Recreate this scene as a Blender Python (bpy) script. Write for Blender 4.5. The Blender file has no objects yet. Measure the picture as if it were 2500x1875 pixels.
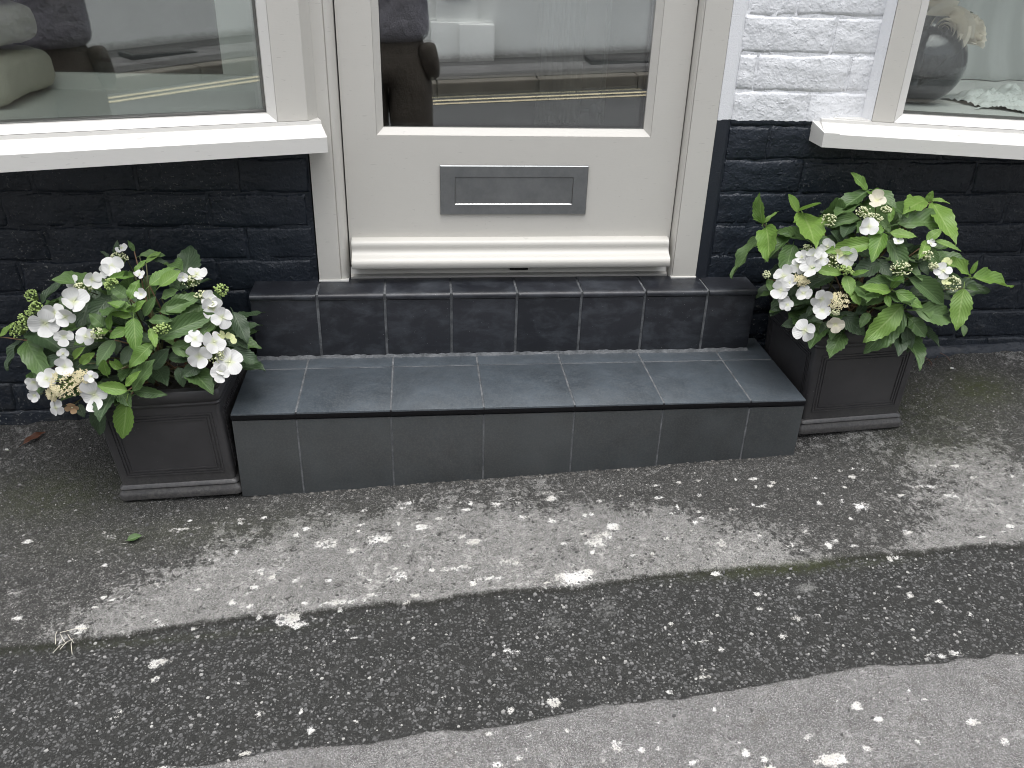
import bpy, bmesh, math, random
import numpy as np
from mathutils import Vector, Matrix

random.seed(7)
rng = np.random.default_rng(7)
scene = bpy.context.scene
COL = scene.collection

# ---------------------------------------------------------------- camera
CAM = Vector((-0.22346, -1.88197, 1.11516))
RIGHT = Vector((0.99443277, -0.10138205, 0.02872528))
UP = Vector((0.02250034, 0.47061792, 0.88205017))
FWD = Vector((0.10294269, 0.87649327, -0.47027902))
cam_data = bpy.data.cameras.new("camera")
cam_data.sensor_fit = 'HORIZONTAL'
cam_data.sensor_width = 36.0
cam_data.lens = 2072.387 * 36.0 / 2500.0
cam_data.clip_start = 0.02
cam_data.clip_end = 500.0
cam = bpy.data.objects.new("camera", cam_data)
COL.objects.link(cam)
cam.matrix_world = Matrix(((RIGHT.x, UP.x, -FWD.x, CAM.x), (RIGHT.y, UP.y, -FWD.y, CAM.y),
                           (RIGHT.z, UP.z, -FWD.z, CAM.z), (0, 0, 0, 1)))
scene.camera = cam

# ---------------------------------------------------------------- sky, sun, exposure
SUN_EL, SUN_AZ = math.radians(88.5), math.radians(192)     # azimuth clockwise from +Y
world = bpy.data.worlds.new("World")
scene.world = world
world.use_nodes = True
wn = world.node_tree
for n in list(wn.nodes):
    wn.nodes.remove(n)
sky = wn.nodes.new("ShaderNodeTexSky")
sky.sky_type = 'NISHITA'
sky.sun_disc = False
sky.sun_elevation = SUN_EL
sky.sun_rotation = SUN_AZ
sky.air_density = 1.0
sky.dust_density = 4.0
sky.ozone_density = 1.0
hsv = wn.nodes.new("ShaderNodeHueSaturation")            # cloud cover: the blue is veiled
hsv.inputs['Saturation'].default_value = 0.30
bg = wn.nodes.new("ShaderNodeBackground")
bg.inputs['Strength'].default_value = 0.11
wo = wn.nodes.new("ShaderNodeOutputWorld")
wn.links.new(sky.outputs[0], hsv.inputs['Color'])
wn.links.new(hsv.outputs[0], bg.inputs['Color'])
wn.links.new(bg.outputs[0], wo.inputs['Surface'])

sun_data = bpy.data.lights.new("sun", 'SUN')
sun_data.energy = 1.5
sun_data.angle = math.radians(80)
sun_data.color = (1.0, 0.99, 0.97)
sun = bpy.data.objects.new("sun", sun_data)
COL.objects.link(sun)
sd = Vector((math.sin(SUN_AZ) * math.cos(SUN_EL), math.cos(SUN_AZ) * math.cos(SUN_EL), math.sin(SUN_EL)))
sun.rotation_euler = sd.to_track_quat('Z', 'Y').to_euler()
sun.location = (0, -3, 6)

scene.view_settings.view_transform = 'Standard'
scene.view_settings.look = 'None'
scene.view_settings.gamma = 1.0
scene.view_settings.use_curve_mapping = False
scene.view_settings.exposure = 1.42
scene.render.engine = 'CYCLES'
cy = scene.cycles
cy.use_denoising = True
cy.filter_width = 1.0
cy.max_bounces = 6
cy.diffuse_bounces = 3
cy.glossy_bounces = 3
cy.adaptive_threshold = 0.02
cy.transmission_bounces = 6
cy.transparent_max_bounces = 24
cy.use_light_tree = False
cy.caustics_reflective = False
cy.caustics_refractive = False

# ---------------------------------------------------------------- helpers
def link(o, parent=None, world=False):
    COL.objects.link(o)
    if parent is not None:
        o.parent = parent
    return o

def tag(o, label=None, cat=None, group=None, kind=None):
    if label: o['label'] = label
    if cat: o['category'] = cat
    if group: o['group'] = group
    if kind: o['kind'] = kind
    return o

def empty(name, loc, label, cat, group=None):
    o = bpy.data.objects.new(name, None)
    o.empty_display_size = 0.05
    o.location = loc
    COL.objects.link(o)
    return tag(o, label, cat, group)

def mesh_obj(name, me, mat=None, parent=None, smooth=False):
    o = bpy.data.objects.new(name, me)
    COL.objects.link(o)
    if mat is not None and not me.materials:
        me.materials.append(mat)
    if parent is not None:
        o.parent = parent
        o.location = -parent_loc(parent)
    if smooth:
        for p in me.polygons:
            p.use_smooth = True
    return o

def parent_loc(p):
    """children are modelled in world coordinates: undo the parents' offsets"""
    v = Vector((0, 0, 0))
    while p is not None:
        v += p.location
        p = p.parent
    return v

def bm_mesh(name, bm):
    bmesh.ops.recalc_face_normals(bm, faces=bm.faces)
    me = bpy.data.meshes.new(name)
    bm.to_mesh(me)
    bm.free()
    return me

def add_box(bm, a, b):
    x0, y0, z0 = a; x1, y1, z1 = b
    v = [bm.verts.new(c) for c in ((x0, y0, z0), (x1, y0, z0), (x1, y1, z0), (x0, y1, z0),
                                   (x0, y0, z1), (x1, y0, z1), (x1, y1, z1), (x0, y1, z1))]
    for f in ((0, 3, 2, 1), (4, 5, 6, 7), (0, 1, 5, 4), (1, 2, 6, 5), (2, 3, 7, 6), (3, 0, 4, 7)):
        bm.faces.new([v[i] for i in f])
    return v

def bevel(bm, w, seg=2):
    bmesh.ops.bevel(bm, geom=[e for e in bm.edges], offset=w, segments=seg, profile=0.6, affect='EDGES', clamp_overlap=True)

def box(name, a, b, mat, parent=None, bev=0.0, seg=2):
    bm = bmesh.new()
    add_box(bm, a, b)
    if bev:
        bevel(bm, bev, seg)
    o = mesh_obj(name, bm_mesh(name, bm), mat, parent)
    if bev:
        for p in o.data.polygons: p.use_smooth = True
        try: o.data.set_sharp_from_angle(angle=math.radians(50))
        except Exception: pass
    return o

def prism(name, poly, z0, z1, mat, parent=None, bev=0.0):
    """plan polygon (x, y) extruded from z0 to z1 (numbers or per-vertex lists)"""
    bm = bmesh.new()
    n = len(poly)
    lo = [bm.verts.new((p[0], p[1], z0 if not isinstance(z0, (list, tuple)) else z0[i])) for i, p in enumerate(poly)]
    hi = [bm.verts.new((p[0], p[1], z1 if not isinstance(z1, (list, tuple)) else z1[i])) for i, p in enumerate(poly)]
    bm.faces.new(lo); bm.faces.new(hi)
    for i in range(n):
        bm.faces.new((lo[i], lo[(i + 1) % n], hi[(i + 1) % n], hi[i]))
    if bev: bevel(bm, bev)
    return mesh_obj(name, bm_mesh(name, bm), mat, parent)

def sweep(name, prof, p0, p1, across, mat, parent=None, smooth=True, ang=35):
    """profile of (a, z) swept straight from p0 to p1; a runs along `across` (plan direction)"""
    bm = bmesh.new()
    ends = []
    for p in (p0, p1):
        ends.append([bm.verts.new((p[0] + across[0] * a, p[1] + across[1] * a, z)) for a, z in prof])
    n = len(prof)
    for i in range(n):
        bm.faces.new((ends[0][i], ends[0][(i + 1) % n], ends[1][(i + 1) % n], ends[1][i]))
    bm.faces.new(ends[0]); bm.faces.new(ends[1])
    o = mesh_obj(name, bm_mesh(name, bm), mat, parent, smooth)
    if smooth:
        try: o.data.set_sharp_from_angle(angle=math.radians(ang))
        except Exception: pass
    return o

def tube(bm, pts, rads, seg=6, cap=True):
    pts = [Vector(p) for p in pts]
    rings = []
    for i, p in enumerate(pts):
        d = (pts[min(i + 1, len(pts) - 1)] - pts[max(i - 1, 0)]).normalized()
        u = d.cross(Vector((0.3, 0.2, 0.93)))
        if u.length < 1e-3: u = d.cross(Vector((1, 0, 0)))
        u.normalize(); w = d.cross(u)
        r = rads[i] if isinstance(rads, (list, tuple)) else rads
        rings.append([bm.verts.new(p + (u * math.cos(2 * math.pi * k / seg) + w * math.sin(2 * math.pi * k / seg)) * r) for k in range(seg)])
    for a, b in zip(rings, rings[1:]):
        for k in range(seg):
            bm.faces.new((a[k], a[(k + 1) % seg], b[(k + 1) % seg], b[k]))
    if cap:
        bm.faces.new(rings[0]); bm.faces.new(rings[-1])

def lathe(bm, prof, c, seg=32):
    rings = []
    for r, z in prof:
        rings.append([bm.verts.new((c[0] + r * math.cos(2 * math.pi * k / seg), c[1] + r * math.sin(2 * math.pi * k / seg), c[2] + z)) for k in range(seg)])
    for a, b in zip(rings, rings[1:]):
        for k in range(seg):
            bm.faces.new((a[k], a[(k + 1) % seg], b[(k + 1) % seg], b[k]))

NOISE_T = {}
def vnoise(x, y, scale, seed):
    """smooth value noise on numpy arrays, about -1..1"""
    if seed not in NOISE_T: NOISE_T[seed] = np.random.default_rng(seed).uniform(-1, 1, (256, 256))
    T = NOISE_T[seed]
    X = x * scale; Y = y * scale
    xi = np.floor(X).astype(int); yi = np.floor(Y).astype(int)
    fx = X - xi; fy = Y - yi
    fx = fx * fx * (3 - 2 * fx); fy = fy * fy * (3 - 2 * fy)
    a = T[xi % 256, yi % 256]; b = T[(xi + 1) % 256, yi % 256]
    c = T[xi % 256, (yi + 1) % 256]; d = T[(xi + 1) % 256, (yi + 1) % 256]
    return (a * (1 - fx) + b * fx) * (1 - fy) + (c * (1 - fx) + d * fx) * fy

# ---------------------------------------------------------------- materials
class NT:
    def __init__(s, name):
        s.m = bpy.data.materials.new(name); s.m.use_nodes = True
        s.t = s.m.node_tree
        s.p = s.t.nodes['Principled BSDF']; s.out = s.t.nodes['Material Output']
    def n(s, typ, **kw):
        nd = s.t.nodes.new('ShaderNode' + typ)
        for k, v in kw.items():
            if k.startswith('i_'):
                key = k[2:].replace('_', ' ')
                nd.inputs[int(key) if key.isdigit() else key].default_value = v
            else: setattr(nd, k, v)
        return nd
    def l(s, a, b): s.t.links.new(a, b)
    def pos(s, obj=False):
        if obj: return s.n('TexCoord').outputs['Object']
        return s.n('NewGeometry').outputs['Position']
    def noise(s, scale, detail=4, rough=.55, vec=None, dist=0.0):
        nd = s.n('TexNoise'); nd.inputs['Scale'].default_value = scale; nd.inputs['Detail'].default_value = detail
        nd.inputs['Roughness'].default_value = rough; nd.inputs['Distortion'].default_value = dist
        s.l(vec if vec is not None else s.pos(), nd.inputs['Vector'])
        return nd.outputs['Fac']
    def voro(s, scale, feature='F1', vec=None, rnd=1.0):
        nd = s.n('TexVoronoi', feature=feature); nd.inputs['Scale'].default_value = scale
        if 'Randomness' in nd.inputs: nd.inputs['Randomness'].default_value = rnd
        s.l(vec if vec is not None else s.pos(), nd.inputs['Vector'])
        return nd
    def ramp(s, fac, stops, interp='LINEAR'):
        nd = s.n('ValToRGB'); cr = nd.color_ramp; cr.interpolation = interp
        while len(cr.elements) < len(stops): cr.elements.new(0.5)
        for e, (p, c) in zip(cr.elements, stops):
            e.position = p
            e.color = (c, c, c, 1) if not isinstance(c, (tuple, list)) else (*c, 1)
        s.l(fac, nd.inputs['Fac'])
        return nd.outputs['Color']
    def mix(s, fac, a, b, mode='MIX'):
        nd = s.n('Mix', data_type='RGBA', blend_type=mode)
        for sock, v in ((nd.inputs[0], fac), (nd.inputs[6], a), (nd.inputs[7], b)):
            if hasattr(v, 'is_linked') or hasattr(v, 'links'): s.l(v, sock)
            elif isinstance(v, (tuple, list)): sock.default_value = (*v, 1) if len(v) == 3 else v
            else: sock.default_value = v
        return nd.outputs[2]
    def math(s, op, a, b=0.0, clamp=False):
        nd = s.n('Math', operation=op, use_clamp=clamp)
        for sock, v in ((nd.inputs[0], a), (nd.inputs[1], b)):
            if hasattr(v, 'links'): s.l(v, sock)
            else: sock.default_value = v
        return nd.outputs[0]
    def attr(s, name):
        return s.n('Attribute', attribute_name=name).outputs['Fac']
    def bump(s, h, strength=.3, dist=.002, normal=None):
        nd = s.n('Bump'); nd.inputs['Strength'].default_value = strength; nd.inputs['Distance'].default_value = dist
        s.l(h, nd.inputs['Height'])
        if normal is not None: s.l(normal, nd.inputs['Normal'])
        return nd.outputs['Normal']
    def set(s, color=None, rough=None, normal=None, metal=None, spec=None):
        for key, v in (('Base Color', color), ('Roughness', rough), ('Normal', normal), ('Metallic', metal), ('Specular IOR Level', spec)):
            if v is None: continue
            if hasattr(v, 'links'): s.l(v, s.p.inputs[key])
            elif isinstance(v, (tuple, list)): s.p.inputs[key].default_value = (*v, 1)
            else: s.p.inputs[key].default_value = v
        return s.m

def flat(name, c, rough=.6, metal=0.0, spec=.5):
    return NT(name).set(c, rough, None, metal, spec)

def paint_mat(name, col, rough=.38, bumpy=.10, dirt=.12):
    t = NT(name)
    mp = t.n('Mapping'); mp.inputs['Scale'].default_value = (6, 6, 60); t.l(t.pos(), mp.inputs['Vector'])
    br = t.noise(9, 3, .5, mp.outputs[0])
    big = t.noise(5, 5, .6)
    sp = t.ramp(t.noise(260, 2, .5), [(.0, 1.0), (.735, 1.0), (.76, .35)])
    c = t.mix(t.ramp(big, [(.35, 0.0), (.75, dirt)]), col, tuple(v * .82 for v in col))
    c = t.mix(t.math('MULTIPLY', t.math('SUBTRACT', 1.0, sp), .35), c, (.18, .16, .13))
    m2 = t.n('Mapping'); m2.inputs['Scale'].default_value = (14, 14, 90); m2.inputs['Rotation'].default_value = (.0, .35, 0); t.l(t.pos(), m2.inputs['Vector'])
    scr = t.ramp(t.noise(3.2, 2, .5, m2.outputs[0]), [(.70, 0.0), (.725, .35)])
    c = t.mix(scr, c, tuple(v * .6 for v in col))
    h = t.math('ADD', t.math('MULTIPLY', br, .6), t.math('MULTIPLY', t.noise(40, 3), .6))
    return t.set(c, rough, t.bump(h, bumpy, .003))

CREAM = (.555, .54, .50)
M = {}
M['paint'] = paint_mat('greige_paint', CREAM)
M['sillpaint'] = paint_mat('sill_paint', (.66, .65, .62), .32)
M['panelpaint'] = paint_mat('display_back_paint', (.42, .43, .41), .5, .05)
M['inpaint'] = paint_mat('interior_paint', (.80, .81, .78), .5, .05)

def brick_paint():
    t = NT('brick_paint')
    sep = t.n('SeparateXYZ'); t.l(t.pos(), sep.inputs[0])
    edge = t.math('ADD', sep.outputs[2], t.math('MULTIPLY', t.math('SUBTRACT', t.noise(45, 3), .5), .012))
    white = t.math('GREATER_THAN', edge, .742)
    big = t.noise(6, 5, .6)
    wc = t.mix(t.ramp(big, [(.3, 0.0), (.8, .5)]), (.76, .77, .79), (.68, .69, .71))
    dc = t.mix(t.ramp(big, [(.3, 0.0), (.75, 1.0)]), (.0095, .0135, .0205), (.0180, .0240, .0345))
    # dusty chalk marks and flaked paint low on the navy part
    low = t.ramp(sep.outputs[2], [(.05, 1.0), (.42, .65), (.7, 0.15)])
    fl = t.ramp(t.noise(150, 4, .7), [(.61, 0.0), (.66, 1.0)])
    fl2 = t.ramp(t.noise(5, 3, .5), [(.5, 0.0), (.62, 1.0)])
    fm = t.math('MULTIPLY', t.math('MULTIPLY', fl, fl2), low)
    dc = t.mix(fm, dc, (.30, .30, .29))
    dust = t.math('MULTIPLY', t.ramp(t.noise(22, 5, .7), [(.5, 0.0), (.75, .35)]), t.ramp(sep.outputs[2], [(.0, 1.0), (.3, 0.0)]))
    dc = t.mix(dust, dc, (.09, .088, .08))
    col = t.mix(white, dc, wc)
    h = t.math('ADD', t.math('MULTIPLY', t.noise(28, 5, .6), 1.0), t.math('MULTIPLY', t.noise(130, 3, .6), .35))
    h = t.math('ADD', h, t.math('MULTIPLY', t.ramp(t.noise(75, 2, .5), [(.62, 0.0), (.75, 1.0)]), .25))
    h = t.math('ADD', t.math('MULTIPLY', h, .7), t.math('MULTIPLY', t.noise(11, 4, .6), 1.8))
    rough = t.mix(white, (.40, .40, .40), (.62, .62, .62))
    return t.set(col, rough, t.bump(h, .85, .0080), None, .4)
M['brick'] = brick_paint()

def stipple():
    t = NT('stippled_render_paint')
    sep = t.n('SeparateXYZ'); t.l(t.pos(), sep.inputs[0])
    white = t.math('GREATER_THAN', t.math('ADD', sep.outputs[2], t.math('MULTIPLY', t.math('SUBTRACT', t.noise(45, 3), .5), .012)), .743)
    col = t.mix(white, (.013, .017, .025), (.78, .79, .81))
    return t.set(col, t.mix(white, (.45,) * 3, (.65,) * 3), t.bump(t.noise(420, 3, .6), .55, .002))
M['stipple'] = stipple()

def quarry():
    t = NT('quarry_tile')
    rnd = t.n('ObjectInfo').outputs['Random']
    c = t.mix(rnd, (.013, .0145, .019), (.022, .0235, .029))
    mp = t.n('Mapping'); mp.inputs['Scale'].default_value = (1, 1, 1.8); t.l(t.pos(), mp.inputs['Vector'])
    sm = t.ramp(t.noise(13, 6, .68, mp.outputs[0], .3), [(.46, 0.0), (.78, .8)])
    c = t.mix(sm, c, (.068, .076, .088))
    w = t.ramp(t.noise(320, 2, .5), [(.755, 0.0), (.775, .8)])
    c = t.mix(w, c, (.45, .45, .45))
    r = t.ramp(t.noise(14, 5, .65), [(.3, .30), (.75, .52)])
    return t.set(c, r, t.bump(t.math('ADD', t.noise(9, 3), t.math('MULTIPLY', t.noise(160, 3), .2)), .25, .004))
M['quarry'] = quarry()

def slate(name='slate_tile', k=(1, 1, 1)):
    t = NT(name)
    rnd = t.n('ObjectInfo').outputs['Random']
    c = t.mix(rnd, (.026, .034, .042), (.046, .055, .064))
    cl = t.ramp(t.noise(9, 5, .68), [(.32, 0.0), (.72, 1.0)])
    c = t.mix(cl, c, (.066, .083, .100))
    c = t.mix(t.math('MULTIPLY', t.ramp(t.noise(240, 3, .7), [(.42, 0.0), (.68, 1.0)]), .55), c, (.105, .115, .122))
    sc = t.ramp(t.noise(380, 2, .5), [(.76, 0.0), (.78, .55)])
    c = t.mix(sc, c, (.4, .4, .4))
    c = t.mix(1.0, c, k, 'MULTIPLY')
    r = t.ramp(t.noise(30, 4, .6), [(.3, .28), (.7, .42)])
    return t.set(c, r, t.bump(t.noise(200, 3, .6), .10, .001), None, 1.0)
M['slate'] = slate()
M['slate_riser_shaded'] = slate('slate_riser_shaded_tile', (.76, .70, .63))  # tread tile darkened and less blue: the risers' shade put into the colour

def grout(name, c0, c1):
    t = NT(name)
    c = t.mix(t.ramp(t.noise(35, 5, .65), [(.35, 0.0), (.7, 1.0)]), c0, c1)
    return t.set(c, .9, t.bump(t.noise(220, 3, .6), .6, .002))
M['grout'] = grout('grey_grout', (.060, .065, .070), (.165, .172, .18))
M['grout_light'] = grout('pale_grout', (.075, .08, .085), (.17, .175, .18))
M['mortar'] = grout('cement_mortar', (.05, .048, .044), (.20, .19, .175))
M['black_trim'] = flat('black_trim', (.004, .004, .005), .55, 0.0, .2)
M['black_gap'] = flat('black_rubber', (.006, .006, .006), .8)

def chrome():
    t = NT('satin_chrome')
    c = t.mix(t.ramp(t.noise(22, 5, .7), [(.35, 0.0), (.7, 1.0)]), (.235, .245, .25), (.30, .31, .315))
    r = t.ramp(t.noise(30, 5, .7), [(.3, .36), (.7, .46)])
    return t.set(c, r, None, .85)
M['chrome'] = chrome()
M['alu'] = NT('worn_aluminium').set((.55, .54, .51), .42, None, .5)

def glass(name, tint, ior):
    t = NT(name)
    tr = t.n('BsdfTransparent'); tr.inputs['Color'].default_value = (*tint, 1)
    gl = t.n('BsdfGlossy'); gl.inputs['Roughness'].default_value = 0.0
    gl.inputs['Color'].default_value = (1, 1, 1, 1)
    # Schlick reflectance from the angle to the surface, the same from either side of the pane
    ge = t.n('NewGeometry'); dp = t.n('VectorMath', operation='DOT_PRODUCT')
    t.l(ge.outputs['Incoming'], dp.inputs[0]); t.l(ge.outputs['Normal'], dp.inputs[1])
    r0 = ((ior - 1) / (ior + 1)) ** 2
    q = t.math('POWER', t.math('SUBTRACT', 1.0, t.math('ABSOLUTE', dp.outputs['Value']), True), 5.0)
    fac = t.math('ADD', t.math('MULTIPLY', q, 1 - r0), r0)
    mx = t.n('MixShader')
    t.l(fac, mx.inputs[0]); t.l(tr.outputs[0], mx.inputs[1]); t.l(gl.outputs[0], mx.inputs[2])
    t.l(mx.outputs[0], t.out.inputs['Surface'])
    return t.m
M['glass'] = glass('window_glass', (.97, .985, .975), 2.15)
M['glass_door'] = glass('door_glass', (.95, .97, .96), 2.9)
M['glass_clear'] = glass('clear_window_glass', (.965, .985, .972), 1.85)
M['glassdark'] = glass('smoked_glass', (.42, .44, .46), 1.6)

def planter_mat():
    t = NT('black_planter_resin')
    c = t.mix(t.ramp(t.noise(8, 5, .6), [(.3, 0.0), (.75, 1.0)]), (.034, .033, .035), (.056, .054, .056))
    d = t.ramp(t.noise(230, 3, .6), [(.70, 0.0), (.735, .75)])
    c = t.mix(t.math('MULTIPLY', d, t.ramp(t.noise(10, 3), [(.45, 0.0), (.7, 1.0)])), c, (.32, .32, .31))
    so = t.n('SeparateXYZ'); t.l(t.pos(True), so.inputs[0])
    mud = t.ramp(t.math('ADD', so.outputs[2], t.math('MULTIPLY', t.noise(35, 5, .75), .14)), [(.07, .40), (.15, 0.0)])
    c = t.mix(t.math('MULTIPLY', mud, t.ramp(t.noise(140, 3, .7), [(.42, .1), (.6, 1.0)])), c, (.16, .155, .14))
    return t.set(c, t.ramp(t.noise(12, 5, .6), [(.3, .30), (.7, .44)]), t.bump(t.noise(40, 4), .12, .002))
M['planter'] = planter_mat()
M['soil'] = grout('dark_potting_soil', (.006, .005, .004), (.018, .014, .01))
M['mesh_wall'] = grout('dark_concrete', (.03, .03, .03), (.06, .06, .06))

# leaf materials: young, mature and old leaves; each leaf varies by its own random value
def leaf_mat(name, c0, c1, vein, trans=.22):
    t = NT(name)
    rnd = t.n('ObjectInfo').outputs['Random']
    uv = t.n('UVMap').outputs[0]
    sp = t.n('SeparateXYZ'); t.l(uv, sp.inputs[0])
    a = t.math('ABSOLUTE', t.math('SUBTRACT', sp.outputs[1], .5))
    mid = t.ramp(a, [(0.0, 1.0), (.022, .8), (.05, 0.0)])
    ph = t.math('SUBTRACT', t.math('MULTIPLY', sp.outputs[0], 9.0), t.math('MULTIPLY', a, 7.0))
    fr = t.math('ABSOLUTE', t.math('SUBTRACT', t.math('FRACT', ph), .5))
    lat = t.ramp(fr, [(0.0, 1.0), (.05, .6), (.12, 0.0)])
    v = t.math('MAXIMUM', mid, t.math('MULTIPLY', lat, .55))
    col = t.mix(rnd, c0, c1)
    col = t.mix(t.math('MULTIPLY', t.noise(60, 4, .6), .5), col, tuple(x * .62 for x in c0))
    col = t.mix(t.math('MULTIPLY', v, .55), col, vein)
    spots = t.ramp(t.noise(400, 2, .5), [(.765, 0.0), (.78, .7)])
    col = t.mix(spots, col, (.6, .6, .55))
    h = t.math('SUBTRACT', fr, t.math('MULTIPLY', mid, .5))
    nrm = t.bump(t.math('ADD', h, t.math('MULTIPLY', t.noise(170, 2), .3)), .55, .0016)
    t.set(col, .42, nrm, None, .45)
    tl = t.n('BsdfTranslucent'); t.l(t.mix(.5, col, tuple(min(1, x * 1.5) for x in c1)), tl.inputs['Color']); t.l(nrm, tl.inputs['Normal'])
    mx = t.n('MixShader'); mx.inputs[0].default_value = trans
    t.l(t.p.outputs[0], mx.inputs[1]); t.l(tl.outputs[0], mx.inputs[2]); t.l(mx.outputs[0], t.out.inputs['Surface'])
    return t.m
M['leaf0'] = leaf_mat('old_leaf', (.034, .062, .028), (.066, .108, .054), (.11, .16, .09), .14)
M['leaf1'] = leaf_mat('mature_leaf', (.070, .130, .042), (.120, .200, .068), (.19, .29, .12))
M['leaf2'] = leaf_mat('young_leaf', (.118, .233, .042), (.210, .345, .072), (.33, .45, .16), .28)

def petal_mat(name, c, c2):
    t = NT(name)
    uv = t.n('UVMap').outputs[0]
    sp = t.n('SeparateXYZ'); t.l(uv, sp.inputs[0])
    col = t.mix(t.ramp(sp.outputs[0], [(.0, 1.0), (.35, 0.0)]), c, c2)
    col = t.mix(t.math('MULTIPLY', t.noise(120, 4, .6), .25), col, tuple(x * .8 for x in c))
    st = t.math('SINE', t.math('MULTIPLY', sp.outputs[1], 42.0))
    nrm = t.bump(st, .25, .0006)
    t.set(col, .6, nrm, None, .3)
    tl = t.n('BsdfTranslucent'); t.l(col, tl.inputs['Color'])
    mx = t.n('MixShader'); mx.inputs[0].default_value = .3
    t.l(t.p.outputs[0], mx.inputs[1]); t.l(tl.outputs[0], mx.inputs[2]); t.l(mx.outputs[0], t.out.inputs['Surface'])
    return t.m
M['petal'] = petal_mat('white_petal', (.76, .76, .745), (.62, .67, .36))
M['petal_cream'] = petal_mat('cream_petal', (.74, .70, .58), (.70, .70, .38))
M['petal_green'] = petal_mat('lime_petal', (.66, .70, .38), (.45, .58, .18))
M['petal_brown'] = petal_mat('withered_petal', (.50, .34, .20), (.30, .17, .08))
M['rose'] = petal_mat('rose_petal', (.86, .80, .69), (.84, .70, .54))
M['bud_green'] = flat('green_bud', (.30, .40, .13), .5)
M['bud_pale'] = flat('pale_bud', (.58, .60, .38), .5)
M['bud_cream'] = flat('cream_bud', (.66, .60, .38), .55)
M['stem'] = flat('green_brown_stem', (.075, .075, .03), .6)
M['stem_red'] = flat('reddish_stem', (.13, .075, .04), .55)
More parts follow.
